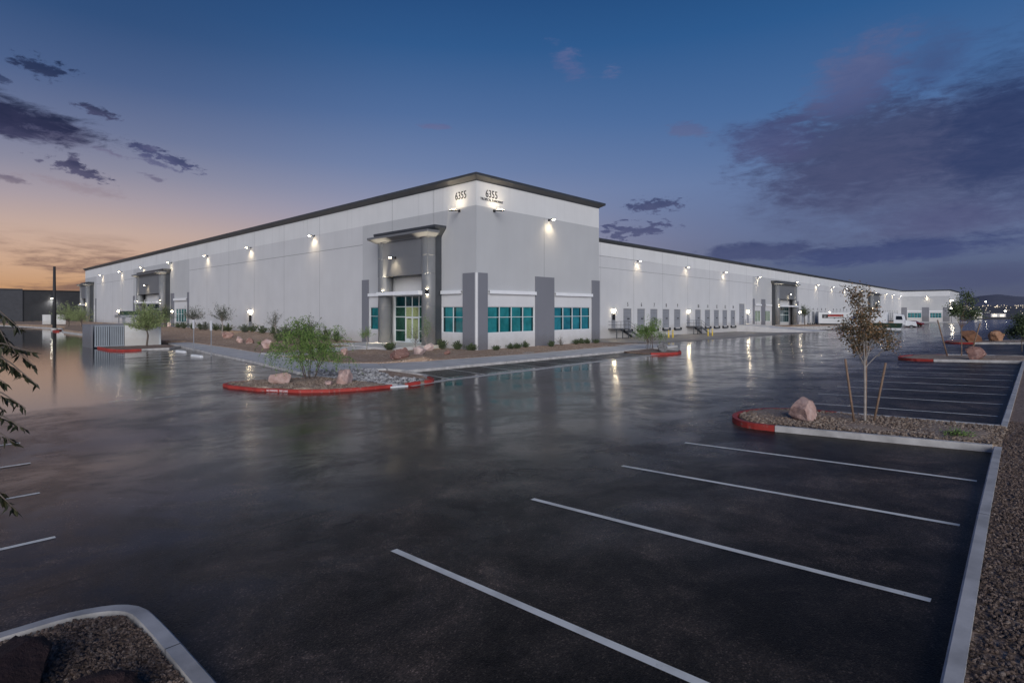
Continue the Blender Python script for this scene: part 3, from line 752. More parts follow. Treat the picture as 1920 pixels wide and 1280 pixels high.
# -- dock face
doors = [73.4 + 1.23 + 4.02 * i for i in range(5)] + [98.8 + 4.0 * i for i in range(5)]
farA = [166.0 + 4.0 * i for i in range(5)] + [190.5 + 4.0 * i for i in range(5)]
farB = [264.0 + 3.8 * i for i in range(9)]
holes = [(u - 1.22, u + 1.22, .95 if False else .80, 3.90) for u in doors + farA + farB + [55.0, 59.0, 63.0]]
holes += [(118.0, 121.2, .86, 5.28), (159.6, 162.8, .86, 5.28)]
pods = [(125.4, 157.1), (222.0, 258.0)]
segs = [(XB, 125.4), (157.1, 222.0), (258.0, XE)]
wall_piece(FD, XB, XE, 11.43, 13.9, [], M['white_wall'], vj=vjs(XB, XE, 9.1))
for a, b in segs:
    hs = [h for h in holes if a < h[0] < b]
    wall_piece(FD, a, b, -1.5, 11.43, hs, M['white_wall'] if False else M['grey_wall'], joints=(9.8,), vj=vjs(a, b, 9.1))
for a, b in pods:
    hs = []
    if a < 130: hs = [(126.9, 130.3, 1.5, 3.9), (133.3, 136.5, 1.5, 3.9)]
    wall_piece(FD, a, b, 5.3, 11.43, [], M['pod_wall'])
    wall_piece(FD, a, b, -1.5, 5.3, hs, M['grey_wall'])
# -- far wing
wall_piece(FE, 28.7, 46, 11.2, 13.9, [], M['white_wall'])
wall_piece(FE, 28.7, 46, 5.0, 11.2, [], M['pod_wall'])
wall_piece(FE, 28.7, 46, -1, 5.0, [(31.6, 35.6, 1.8, 3.9), (38.7, 43.6, 1.8, 3.9)], M['light_wall'])
wall_piece(FS, XE, 340, -1, 13.9, [], M['grey_wall'])
mb = MB(); mb.prism([(XC + .1, YC + .1), (XB - .1, YC + .1), (XB - .1, YB + .1), (XE + .1, YB + .1), (XE + .1, 28.8), (340, 28.8), (340, 185.6), (XC + .1, 185.6)], 11.0, 12.2)
mb.build('roof', M['roof'], W)

# -- cornice: flared charcoal cap
def cornice(path, ztop, name='cornice', mat=None, parent=None, o=.5, h=.5, zf=None, inner=.35, foot=.04, soffit=False):
    prof = [(0.0, -.03), (foot, -.03), (foot, .03), (o, h - .2), (o, h), (-inner, h), (-inner, -.03)]
    P = [Vector(p) for p in path]; n = len(P); k = len(prof); mb = MB()
    for i in range(n):
        a = (P[i] - P[i - 1]).normalized() if i > 0 else (P[1] - P[0]).normalized()
        b = (P[i + 1] - P[i]).normalized() if i < n - 1 else a
        t = (a + b).normalized(); nn = Vector((t.y, -t.x)); c = max(.3, Vector((a.y, -a.x)).dot(nn))
        for d, z in prof:
            q = P[i] + nn * (d / c); mb.v.append((q.x, q.y, ztop + z + (zf(P[i].x) if zf else 0)))
    for i in range(n - 1):
        for j in range(k):
            j2 = (j + 1) % k
            mb.f.append((i * k + j, i * k + j2, (i + 1) * k + j2, (i + 1) * k + j)); mb.mi.append(0)
    mb.f += [tuple(range(k - 1, -1, -1)), tuple((n - 1) * k + j for j in range(k))]; mb.mi += [0, 0]
    if soffit:
        for q in range(n - 1): mb.mi[q * k + 2] = 1
    return mb.build(name, [mat or M['dark'], M['soffit']], parent or W)
# travelling so that the right hand is outside: down the left face (-y), along the front (+x), back (+y)
cornice([(XC, 185.6), (XC, YC), (XB, YC), (XB, YB + .4)], 14.2, soffit=True)
cornice(resample([(XB + .52, YB), (XE, YB)], 40) + [(XE, 28.7), (340, 28.7)], 13.40, zf=zs, o=.4, h=.48)

# -- pilasters
def pil(F, u0, u1, top=6.65, z0=-.4, d=.10):
    mb = MB(); mb.fbox(F, u0, u1, .002, d, z0, top); mb.build('pilaster', M['pilaster'], W)
pil(FL, 33.79, 35.28); pil(FL, 49.5, 50.7); pil(FL, 103.4, 104.2); pil(FL, 111.2, 113.0); pil(FL, 136.7, 138); pil(FL, 172.3, 173.3)
pil(FR, 31.69, 32.8); pil(FR, 38.89, 41.59); pil(FR, 47.74, XB)
for a, b in ((125.4, 126.5), (130.5, 133.0), (149.5, 152.0), (155.8, 157.1), (222, 223.3), (228, 231), (251, 254), (256.6, 258)): pil(FD, a, b, 6.5, -1.2)
for a, b in ((28.75, 31.1), (35.9, 38.4), (43.9, 45.9)): pil(FE, a, b, 6.35, -.9)
mb = MB()  # pale chamfer strip on the building corner
mb.prism([(XC - .098, YC + .085), (XC - .098, YC - .03), (XC - .03, YC - .098), (XC + .085, YC - .098), (XC + .085, YC), (XC, YC), (XC, YC + .085)], -.3, 6.65)
mb.build('corner_trim', M['light_wall'], W)

# -- white eyebrows over the windows
def brow(F, u0, u1, z0=4.95, z1=5.24, d=.24):
    mb = MB(); mb.fbox(F, u0, u1, .002, d, z1 - .05, z1); mb.fbox(F, u0, u1, d - .04, d, z0, z1 - .05); mb.fbox(F, u0, u1, .002, d - .04, z0, z0 + .05)
    mb.build('eyebrow', M['eyebrow'], W)
brow(FL, 35.4, 38.0); brow(FL, 46.2, 49.4); brow(FL, 104.3, 111.1, 5.3, 5.7); brow(FL, 128.6, 136.6, 5.3, 5.7); brow(FR, 32.92, 38.88); brow(FR, 41.67, 47.7)
for a, b in ((126.6, 130.4), (133.1, 136.9), (152.1, 155.7), (231.2, 236.5), (254.1, 256.5)): brow(FD, a, b, 5.0, 5.35)
brow(FE, 31.2, 35.8, 4.5, 4.9, .25); brow(FE, 38.5, 43.8, 4.5, 4.9, .25)

# -- windows
def window(F, u0, u1, z0, z1, n, mid=2.98, glass='teal', t=.05, dd=.12, strips=True):
    fr = MB(); w = (u1 - u0) / n
    for z in (z0, z1): fr.fbox(F, u0, u1, -dd - .02, -dd + .06, z - (0 if z == z0 else t), z + (t if z == z0 else 0))
    if mid: fr.fbox(F, u0, u1, -dd - .02, -dd + .055, mid - t / 2, mid + t / 2)
    for i in range(n + 1):
        c = u0 + w * i; a = c if i == 0 else (c - t if i == n else c - t / 2)
        fr.fbox(F, a, a + t, -dd - .02, -dd + .065, z0, z1)
    f = fr.build('window', M['frame'], W)
    g = MB(); g.fbox(F, u0 + .01, u1 - .01, -dd - .05, -dd, z0 + .01, z1 - .01)
    if strips:
        for i in range(1, n + 1):
            c = u0 + w * i if F is not FL else u0 + w * i - .02
            g.fbox(F, c - .30, c - .03, -dd, -dd + .004, z0 + .03, z1 - .03, 1)
    g.build('pane', [M[glass], M['teal_dark']], f)
window(FL, 35.28, 38.06, *winz, 2); window(FL, 46.3, 49.4, *winz, 2)
window(FL, 105.0, 110.6, *winz, 4); window(FL, 129.5, 136, *winz, 4)
window(FR, *w1, *winz, 4); window(FR, *w2, *winz, 4, glass='teal_blue')
window(FD, 126.9, 130.3, 1.5, 3.9, 4, None, 'green_glass'); window(FD, 133.3, 136.5, 1.5, 3.9, 4, None, 'green_glass')
window(FE, 31.6, 35.6, 1.8, 3.9, 4, 2.9); window(FE, 38.7, 43.6, 1.8, 3.9, 4, 2.9)

# -- entrance portals
def portal(F, u0, u1, floor, top, p=1.5, cr=.66, hz=6.7, main=False, sgn=1, lights=True, zc=5.0):
    fm = MB()                                              # charcoal back frame
    fm.fbox(F, u0, u0 + .30, .003, .65, floor - .6, top + .1); fm.fbox(F, u1 - .30, u1, .003, .65, floor - .6, top + .1); fm.fbox(F, u0 + .30, u1 - .30, .003, .65, hz + .02, top + .1)
    fm.build('portal_frame', M['dark'], W)
    hd = MB(); hd.fbox(F, u0 + .22, u1 - .22, .66, p - .14, hz, top)
    for z in (8.35,): hd.fbox(F, u0 + .23, u1 - .23, p - .139, p - .133, z - .02, z + .02)
    hd.build('header', M['header'], W)
    for a, b in ((u0 + .3, u0 + .42), (u1 - .42, u1 - .3)):  # side screens with thin steel mullions
        s = MB(); s.fbox(F, a, b, .66, p - .5, floor - .3, hz - .003); s.build('side_screen', M['pilaster'], W)
        s = MB(); s.fbox(F, (a if a > (u0 + u1) / 2 else a - .03), (b + .03 if a > (u0 + u1) / 2 else b), p - .56, p - .50, floor, hz - .5); s.build('mullion', M['steel'], W)
    for uc in (u0 + cr, u1 - cr):
        c = MB(); q = F(uc, p - cr, 0); ring = [(q[0] + cr * math.cos(2 * math.pi * i / 28), q[1] + cr * math.sin(2 * math.pi * i / 28)) for i in range(28)]
        zo = F(uc, 0, 0)[2]
        c.prism(ring, floor - .5 + zo, top - .01 + zo)
        for z in (3.9, 6.75, 8.35):
            r2 = cr + .004; c.prism([(q[0] + r2 * math.cos(2 * math.pi * i / 28), q[1] + r2 * math.sin(2 * math.pi * i / 28)) for i in range(28)], z - .02 + zo, z + .02 + zo, 1)
        co = c.build('column', [M['column'], M['joint']], W)
        for pl in co.data.polygons: pl.use_smooth = abs(pl.normal.z) < .5
        su, sd = uc - .60 * cr, p - cr + .80 * cr
        sc = MB(); sc.fbox(F, su - .16, su + .06, sd - .03, sd + .17, zc - .06, zc + .36); so = sc.build('sconce', M['black'], W)
        for za in (zc + .361, zc - .066): ln = MB(); ln.fbox(F, su - .13, su + .03, sd, sd + .14, za, za + .005); ln.build('lens', M['lens'], so)
        if lights:
            lu, ld = su - .20, sd + .26; tu, td = su - .15, sd + .19
            spot('sconce_light', F(lu, ld, zc + .40), F(tu, td, zc + 4.2), 2300 if main else 1500, 42, W, radius=.08)
            spot('sconce_light', F(lu, ld, zc - .10), F(tu, td, zc - 4.0), 1500 if main else 1000, 42, W, radius=.08)
    def fp(u, d): q = F(u, d, 0); return (q[0], q[1])
    zo = F((u0 + u1) / 2, 0, 0)[2]
    a, b = (u1, u0) if sgn > 0 else (u0, u1)
    cornice([fp(a + .02 * sgn, .7), fp(a + .02 * sgn, p), fp(b - .02 * sgn, p), fp(b - .02 * sgn, .7)], top + zo, 'portal_cornice', M['header'], W, .55, .5, inner=.3)
    cornice([fp(a + .03 * sgn, .0), fp(a + .03 * sgn, .66), fp(b - .03 * sgn, .66), fp(b - .03 * sgn, .0)], top + .1 + zo, 'portal_cornice', M['dark'], W, .62, .85, inner=.3, foot=.02)
    rf = MB(); rf.fbox(F, u0 + .2, u1 - .2, .2, p - .1, top + .2, top + .3); rf.build('portal_roof', M['dark'], W)
    cn = MB(); cn.fbox(F, u0 + cr + .15, u1 - cr - .15, p - .6, p + .42, zc - .08, zc + .24); cn.build('canopy', M['eyebrow'], W)

portal(FL, 38.13, 46.1, .55, 9.89, main=True)
portal(FL, 113.6, 129.5, .8, 10.05, p=1.6, cr=.6)
portal(FL, 175.5, 183.6, .8, 9.9, p=1.6, cr=.55)
portal(FD, 137.4, 151.0, 1.15, 10.0, p=1.6, cr=.6, sgn=-1)
portal(FD, 237.0, 250.0, 1.15, 10.2, p=1.6, cr=.6, sgn=-1)

# storefront of the corner entrance
def storefront(F, u0, u1, fl, d0, da, db, full=True):
    t = .06; top = 4.9; fr = MB()
    ms = [u0, da - (da - u0) * .0, (da + db) / 2, db, u1]
    for z in (fl, 1.67, 2.95, 3.9, top):
        if z == 1.67: 
            fr.fbox(F, u0, da, -d0 - .06, -d0 + .05, z - .03, z + .03); fr.fbox(F, db, u1, -d0 - .06, -d0 + .05, z - .03, z + .03)
        elif z == fl: fr.fbox(F, u0, u1, -d0 - .06, -d0 + .05, z, z + .09)
        else: fr.fbox(F, u0, u1, -d0 - .06, -d0 + .05, z - .04, z + .04)
    for u in (u0 + .03, da, db, u1 - .03): fr.fbox(F, u - .03, u + .03, -d0 - .061, -d0 + .055, fl, top)
    fr.fbox(F, (da + db) / 2 - .03, (da + db) / 2 + .03, -d0 - .061, -d0 + .055, 2.95, top)
    f = fr.build('storefront', M['frame'], W)
    for a, b in ((u0, da), (db, u1)):
        g = MB(); g.fbox(F, a + .06, b - .04, -d0 - .01, -d0, fl + .09, 3.86); g.build('pane', M['teal_clear'], f)
    g = MB(); g.fbox(F, da + .03, db - .03, -d0 - .01, -d0, 2.99, 3.86); g.build('pane', M['clear'], f)
    g = MB(); g.fbox(F, u0 + .06, u1 - .06, -d0 - .01, -d0, 3.94, top - .04); g.build('pane', M['teal_dark'], f)
    mid = (da + db) / 2
    for a, b in ((da + .035, mid - .01), (mid + .01, db - .035)):
        d = MB(); s = .07
        d.fbox(F, a, a + s, -d0 - .02, -d0 + .045, fl + .1, 2.9); d.fbox(F, b - s, b, -d0 - .02, -d0 + .045, fl + .1, 2.9)
        d.fbox(F, a + s, b - s, -d0 - .02, -d0 + .045, fl + .1, fl + .38); d.fbox(F, a + s, b - s, -d0 - .02, -d0 + .045, 2.82, 2.9)
        do = d.build('entrance_door', M['frame'], W)
        g = MB(); g.fbox(F, a + s, b - s, -d0 - .01, -d0, fl + .38, 2.82); g.build('pane', M['clear'], do)
        hx = b - s / 2 if abs(b - mid) < abs(a - mid) else a + s / 2
        h = MB(); h.tube([F(hx, -d0 + .045, 1.3), F(hx, -d0 + .11, 1.3), F(hx, -d0 + .11, 1.95), F(hx, -d0 + .045, 1.95)], .015, 6); h.build('handle', M['steel'], do)
        c = MB(); c.fbox(F, a + s + .15, b - s - .25, -d0 + .0, -d0 + .03, 2.72, 2.78); c.build('closer', M['black'], do)
storefront(FL, 38.83, 45.27, .565, .2, 41.55, 43.6)
mb = MB()   # white panel over the doors
mb.fbox(FL, 38.83, 45.27, -.26, -.2, 4.945, 6.66); mb.build('door_panel', M['white_wall'], W)
# lobby behind the glass
mb = MB(); x0, x1, y0, y1, z0, z1 = XC + .30, XC + 5.4, 37.4, 46.8, .56, 4.9
mb.add([(x1, y0, z0), (x1, y1, z0), (x1, y1, z1), (x1, y0, z1)], [(0, 1, 2, 3)])
mb.add([(x0, y0, z0), (x1, y0, z0), (x1, y0, z1), (x0, y0, z1)], [(0, 1, 2, 3)])
mb.add([(x0, y1, z0), (x1, y1, z0), (x1, y1, z1), (x0, y1, z1)], [(0, 1, 2, 3)])
mb.add([(x0, y0, z1), (x1, y0, z1), (x1, y1, z1), (x0, y1, z1)], [(0, 1, 2, 3)])
mb.build('lobby_wall', M['lobby'], W)
mb = MB(); mb.box(x0, y0, z0 - .1, x1, y1, z0); mb.box(XC + 3.9, 39.2, z0 + .01, XC + 4.6, 42.6, z0 + .55, 0); mb.build('lobby_floor', M['lobby_floor'], W)
for yy in (40.3, 43.9):
    li = bpy.data.lights.new('lobby_light', 'AREA'); li.energy = 62; li.size = 1.4; li.color = (1, .96, .86)
    o = bpy.data.objects.new('lobby_light', li); C.objects.link(o); o.location = Vector((XC + 2.8, yy, 4.8)) - W.location; o.parent = W

# -- dark glass behind the other portals
for F, a, b, fl in ((FL, 115.5, 127.6, .8), (FL, 177, 182.2, .8), (FD, 139.2, 149.2, 1.15), (FD, 239, 248.2, 1.15)):
    mb = MB(); mb.fbox(F, a, b, .004, .05, fl, 4.9)
    so = mb.build('storefront', M['frame'], W); n = 7
    g = MB()
    for i in range(n):
        w_ = (b - a) / n
        for za, zb in ((fl + .1, 2.9), (3.0, 3.8), (3.9, 4.82)): g.fbox(F, a + w_ * i + .04, a + w_ * (i + 1) - .04, .051, .055, za, zb)
    g.build('pane', M['teal_dark'], so)
    mb = MB(); mb.fbox(F, a, b, .004, .06, 4.92, 6.6); mb.build('door_panel', M['light_wall'], W)

# -- address lettering
text_on(FL, '6355', 35.6, 12.90, .90, W, -1, sx=.80); text_on(FR, '6355', 33.33, 12.97, .90, W, 1, sx=.80)
text_on(FR, 'TROPICAL PARKWAY', 33.36, 12.66, .30, W, 1, 'street_name', sx=.92)

# -- dock doors
def dock_door(u, num=None, leveler=True):
    d = MB(); d.fbox(FD, u - 1.22, u + 1.22, -.20, -.16, .80, 3.90)
    for k in range(1, 5): d.fbox(FD, u - 1.21, u + 1.21, -.16, -.152, .8 + .62 * k - .012, .8 + .62 * k + .012, 1)
    d.fbox(FD, u - 1.22, u - 1.12, -.16, -.10, .80, 3.9); d.fbox(FD, u + 1.12, u + 1.22, -.16, -.10, .80, 3.9)
    do = d.build('dock_door', [M['door'], M['joint']], W)
    h = MB(); h.fbox(FD, u + .15, u + .75, -.15, -.12, 2.28, 2.46); h.build('vision_panel', M['black'], do)
    if leveler:
        b = MB(); b.fbox(FD, u - 1.35, u - .95, .004, .16, .36, .80); b.fbox(FD, u + .95, u + 1.35, .004, .16, .36, .80); b.build('bumper', M['rubber'], W)
        l = MB(); l.fbox(FD, u - .93, u + .93, .004, .22, .30, .62); l.build('dock_leveler', M['stair'], W)
    if num: text_on(FD, num, u, 4.28, .86, W, 1, 'door_number', sx=.8)
for i, u in enumerate(doors): dock_door(u, str(5 + i))
for i, u in enumerate((55.0, 59.0, 63.0)): dock_door(u, str(2 + i))
for i, u in enumerate(farA): dock_door(u, str(15 + i))
for i, u in enumerate(farB): dock_door(u, str(25 + i))
for u in (119.6, 161.2):
    d = MB(); d.fbox(FD, u - 1.6, u + 1.6, -.2, -.16, .86, 5.28)
    for k in range(1, 7): d.fbox(FD, u - 1.59, u + 1.59, -.16, -.152, .86 + .63 * k - .012, .86 + .63 * k + .012, 1)
    do = d.build('drive_in_door', [M['door'], M['joint']], W)
    h = MB(); h.fbox(FD, u + .4, u + .9, -.15, -.12, 2.4, 2.58); h.build('vision_panel', M['black'], do)

# -- small doors with a lamp above
def man_door(F, u, z, black=True):
    d = MB(); d.fbox(F, u - .5, u + .5, .003, .05, z, z + 2.15); do = d.build('service_door', M['door'], W)
    if black:
        b = MB(); b.fbox(F, u - .36, u + .36, .051, .075, z + 1.2, z + 2.08); b.build('vent_panel', M['black'], do)
    h = MB(); h.fbox(F, u + .32, u + .42, .051, .11, z + 1.0, z + 1.06); h.build('handle', M['steel'], do)
    f = MB(); f.fbox(F, u - .25, u + .25, .003, .34, z + 2.72, z + 2.80); fo = f.build('door_lamp', M['black'], W)
    l = MB(); l.fbox(F, u - .2, u + .2, .003, .26, z + 2.5, z + 2.71); l.build('lens', M['lens'], fo)
    spot('door_light', F(u, .36, z + 2.62), F(u, -.05, z), 16, 110, W)
for F, u, z in ((FL, 78.6, .85), (FL, 150, .85), (FL, 112.0, .85)): man_door(F, u, z)
for u in (70.7, 94.8, 122.7, 158.2, 186.0): man_door(FD, u, 1.0 if u < 110 else 1.1, u < 90)

# ------------------------------------------------------------------ wall floodlights (each a thing)
def wall_lamp_parts(root, F0, far=False):
    b = MB(); b.fbox(F0, -.08, .08, .004, .07, -.11, .11); b.build('bracket', M['black'], root, world=False)
    a = MB(); a.tube([F0(0, .06, .0), F0(0, .26, .04), F0(0, .4, .02)], .03, 6); a.build('arm', M['black'], root, world=False)
    h = MB(); h.hexa([F0(-.15, .36, -.03), F0(.15, .36, -.03), F0(.15, .74, -.02), F0(-.15, .74, -.02), F0(-.13, .36, .08), F0(.13, .36, .08), F0(.13, .74, .03), F0(-.13, .74, .03)])
    ho = h.build('lamp_head', M['black'], root, world=False)
    l = MB(); l.hexa([F0(-.075, .50, -.050), F0(.075, .50, -.050), F0(.075, .745, -.042), F0(-.075, .745, -.042), F0(-.075, .50, -.035), F0(.075, .50, -.035), F0(.075, .745, -.020), F0(-.075, .745, -.020)])
    l.build('lens', M['lens'], ho, world=False)
    li = bpy.data.lights.new('flood', 'SPOT'); li.energy = 150; li.spot_size = R(120); li.spot_blend = 1; li.color = (1, .80, .50); li.shadow_soft_size = .09
    o = bpy.data.objects.new('flood', li); C.objects.link(o); o.parent = root; o.location = F0(0, .58, -.10)
    d = Vector(F0(0, .16, -2.2)) - Vector(o.location); o.rotation_euler = d.to_track_quat('-Z', 'Y').to_euler()
def lampset(F0, spots, group):
    first = None
    for loc, label in spots:
        if first is None:
            first = thing('wall_lamp', label, 'wall lamp', loc, group); wall_lamp_parts(first, F0)
        else:
            c = copy_tree(first); c.location = loc; c['label'] = label
ORD = ['nearest', 'second', 'third', 'fourth', 'fifth', 'sixth', 'seventh', 'eighth', 'ninth', 'tenth', 'eleventh', 'twelfth', 'thirteenth', 'fourteenth', 'fifteenth', 'sixteenth', 'seventeenth', 'eighteenth', 'nineteenth', 'twentieth']
lampset(lambda u, d, z: (-d, u, z), [((XC, y, 12.08), 'black wall floodlight on the long left wall, %s from the corner entrance' % ORD[i]) for i, y in enumerate((60.75, 78.4, 94.75, 112.7, 130.2, 147.2, 165.4))], 'floodlights along the left wall')
lampset(lambda u, d, z: (u, -d, z), [(FD(x, 0, 11.32), 'black wall floodlight above the dock doors, %s from the corner block' % ORD[i]) for i, x in enumerate((77.4, 93.7, 109.8, 128.3, 154.1, 172.7, 188.5, 204.2, 224.4, 248.2, 267, 282.4, 298))], 'floodlights along the dock wall')
lampset(lambda u, d, z: (u, -d, z), [((40.85, YC, 12.0), 'single black floodlight on the corner office front, right of the street name')], 'floodlights on the corner block')
lampset(lambda u, d, z: (-d, u, z), [(FE(36.6, 0, 11.0), 'single floodlight on the far wing facing back along the docks')], 'floodlights on the far wing')
lampset(lambda u, d, z: (-d, u, z), [((XC - 1.36, 43.0, 8.35), 'floodlight on the grey header over the corner entrance')], 'floodlights over entrances')
lampset(lambda u, d, z: (-d, u, z), [((XC - 1.46, 121.5, 8.3), 'floodlight on the header of the middle entrance in the left wall')], 'floodlights over entrances')
lampset(lambda u, d, z: (u, -d, z), [(FD(144.2, 1.46, 7.9), 'floodlight on the header of the entrance halfway along the docks'), (FD(243.5, 1.46, 7.9), 'floodlight on the header of the farthest dock side entrance')], 'floodlights over entrances')
def sign_lamp(F, u, z, label):
    loc = F(u, 0, z); r = thing('sign_lamp', label, 'sign lamp', loc, 'lamps under the address numbers')
    F0 = lambda a, d, zz: tuple(Vector(F(u + a, d, z + zz)) - Vector(loc))
    b = MB(); b.fbox(F0, -.1, .1, .004, .1, -.1, .1); b.build('bracket', M['black'], r, world=False)
    h = MB(); h.tube([F0(0, .08, 0), F0(0, .5, -.05), F0(0, .62, -.04)], .035, 6); h.build('arm', M['black'], r, world=False)
    h = MB(); h.hexa([F0(-.28, .6, -.08), F0(.28, .6, -.08), F0(.28, .95, -.10), F0(-.28, .95, -.10), F0(-.28, .6, .03), F0(.28, .6, .03), F0(.28, .95, .0), F0(-.28, .95, .0)]); ho = h.build('lamp_head', M['black'], r, world=False)
    l = MB(); l.hexa([F0(-.24, .64, .032), F0(.24, .64, .032), F0(.24, .9, .01), F0(-.24, .9, .01), F0(-.24, .64, .04), F0(.24, .64, .04), F0(.24, .9, .018), F0(-.24, .9, .018)]); l.build('lens', M['lens'], ho, world=False)
    spot('sign_light', F(u, .95, z + .1), F(u, .36, z + 2.4), 62, 110, r, radius=.1)
sign_lamp(FL, 35.75, 11.92, 'black lamp under the 6355 on the left face of the corner')
sign_lamp(FR, 33.6, 11.92, 'black lamp under the 6355 and street name on the right face of the corner')

# ================================================================== yard furniture
# -- dock stairs
def dock_stair(u0, u1, label):
    z = .95 + zs(u0); gz = G(u0, 44) ; y1 = 45.98; y0 = 44.5; L = 3.2
    r = thing('dock_stair', label, 'stairs', (u0, y0, gz), 'steel dock stairs')
    p = MB(); p.box(u0, y0, z - .14, u1, y1, z); p.build('platform', M['stair'], r)
    for x in (u0 + .06, u1 - .06, (u0 + u1) / 2):
        l = MB(); l.box(x - .05, y0 + .02, gz - .1, x + .05, y0 + .12, z - .142); l.build('leg', M['stair'], r)
    n = 6; s = MB()
    for k in range(n):
        x = u1 + L * (k + .02) / n; zz = z - (z - gz) * (k + 1) / (n + 1); s.box(x, y0 + .07, zz - .04, x + L / n + .03, y1 - .05, zz)
    for y in (y0, y1 - .05):
        s.hexa([(u1, y, z - .34), (u1 + L, y, gz - .15), (u1 + L, y + .05, gz - .15), (u1, y + .05, z - .34), (u1, y, z - .01), (u1 + L, y, gz + .17), (u1 + L, y + .05, gz + .17), (u1, y + .05, z - .01)])
    s.build('flight', M['stair'], r)
    g = MB(); h = 1.05
    for y in (y0 + .03,):
        for x in [u0 + .04 + (u1 - u0 - .08) * i / 3 for i in range(4)]: g.tube([(x, y, z), (x, y, z + h)], .028, 6)
        for hh in (h, h * .55): g.tube([(u0 + .03, y, z + hh), (u1, y, z + hh), (u1 + L, y, gz + .17 + hh)], .028, 6)
        for k in (1, 2): 
            x = u1 + L * k / 2; zz = z + (gz + .17 - z) * k / 2; g.tube([(x, y, zz - .1), (x, y, zz + h)], .028, 6)
    g.tube([(u0 + .03, y1 - .03, z + h), (u0 + .03, y0 + .03, z + h)], .028, 6); g.tube([(u0 + .03, y1 - .03, z + h * .55), (u0 + .03, y0 + .03, z + h * .55)], .028, 6)
    g.build('railing', M['stair'], r)
dock_stair(69.3, 72.6, 'dark steel stair and landing left of dock door 5')
dock_stair(93.9, 97.0, 'dark steel stair and landing between dock doors 9 and 10')
r = thing('guard_rail', 'low steel guard rail at the top of the pale ramp', 'railing', (116.4, 44.5, .4))
for x in (116.4, 117.8):
    g = MB(); g.tube([(x, 44.6, .3), (x, 44.6, 1.75)], .03, 6); g.build('post', M['stair'], r)
g = MB()
for z in (1.25, 1.7): g.tube([(116.4, 44.6, z), (123.8, 44.6, z + .1)], .028, 6)
g.build('rail', M['stair'], r)
g = MB(); g.tube([(123.8, 44.6, .3), (123.8, 44.6, 1.85)], .03, 6); g.build('post', M['stair'], r)

# -- bollards
def bollard(x, y, label, first=[None]):
    z = G(x, y)
    if first[0] is None:
        r = thing('bollard', label, 'bollard', (x, y, z), 'yellow bollards by the dock stairs'); first[0] = r
        n = 12; m = MB(); prof = [(.0, .11), (1.05, .11), (1.13, .09), (1.17, .04)]
        m.tube([(0, 0, -.1)] + [(0, 0, p[0]) for p in prof], [.11] + [p[1] for p in prof], n); o = m.build('post', M['yellow'], r, world=False, smooth=True)
        b = MB(); b.tube([(0, 0, .82), (0, 0, .92)], .113, n); b.build('band', M['steel'], r, world=False)
    else:
        c = copy_tree(first[0]); c.location = (x, y, z); c['label'] = label
bollard(76.9, 40.4, 'yellow bollard left of the pair at the foot of the first dock stair'); bollard(78.6, 40.6, 'yellow bollard right of the pair at the foot of the first dock stair')
bollard(88.2, 39.4, 'yellow bollard left of the pair below dock door 10'); bollard(89.6, 39.3, 'yellow bollard right of the pair below dock door 10')

# -- accessible bay posts and wheel stops
def sign_post(x, y, label):
    r = thing('sign_post', label, 'sign post', (x, y, .1), 'accessible bay sign posts')
    p = MB(); p.box(x - .03, y - .03, -.05, x + .03, y + .03, 2.1); p.build('post', M['steel'], r)
    s = MB()
    s.hexa([(x - .045, y - .17, 2.0), (x - .033, y - .17, 2.0), (x - .033, y + .17, 2.0), (x - .045, y + .17, 2.0), (x - .045, y - .17, 2.72), (x - .033, y - .17, 2.72), (x - .033, y + .17, 2.72), (x - .045, y + .17, 2.72)])
    s.box(x - .033, y - .17, 1.98, x - .02, y + .17, 2.74)
    s.box(x - .02, y - .06, 1.98, x + .06, y + .06, 2.74)
    s.build('sign_plate', M['white_paint'], r)
sign_post(16.83, 53.95, 'thin steel post with white plate, beside the farther wheel stop')
sign_post(15.89, 46.96, 'thin steel post with white plate, nearer the corner entrance')
def wheel_stop(x, y, label):
    r = MB(); prof = [(-.11, 0), (.11, 0), (.11, .1), (.06, .17), (-.06, .17), (-.11, .1)]; k = 6
    L = [(-.9, .75), (-.82, 1), (.82, 1), (.9, .75)]
    for yy, s in L:
        for a, b in prof: r.v.append((x + a * s - yy * .08, y + yy, b * s))
    for i in range(3):
        for j in range(k): r.f.append((i * k + j, i * k + (j + 1) % k, (i + 1) * k + (j + 1) % k, (i + 1) * k + j)); r.mi.append(0)
    r.f += [tuple(range(k)), tuple(range(4 * k - 1, 3 * k - 1, -1))]; r.mi += [0, 0]
    tag(r.build('wheel_stop', M['white_paint']), label, 'wheel stop', 'wheel stops by the left walk')
wheel_stop(15.55, 53.0, 'white concrete wheel stop farther from the corner entrance'); wheel_stop(14.85, 46.9, 'white concrete wheel stop nearer the corner entrance')

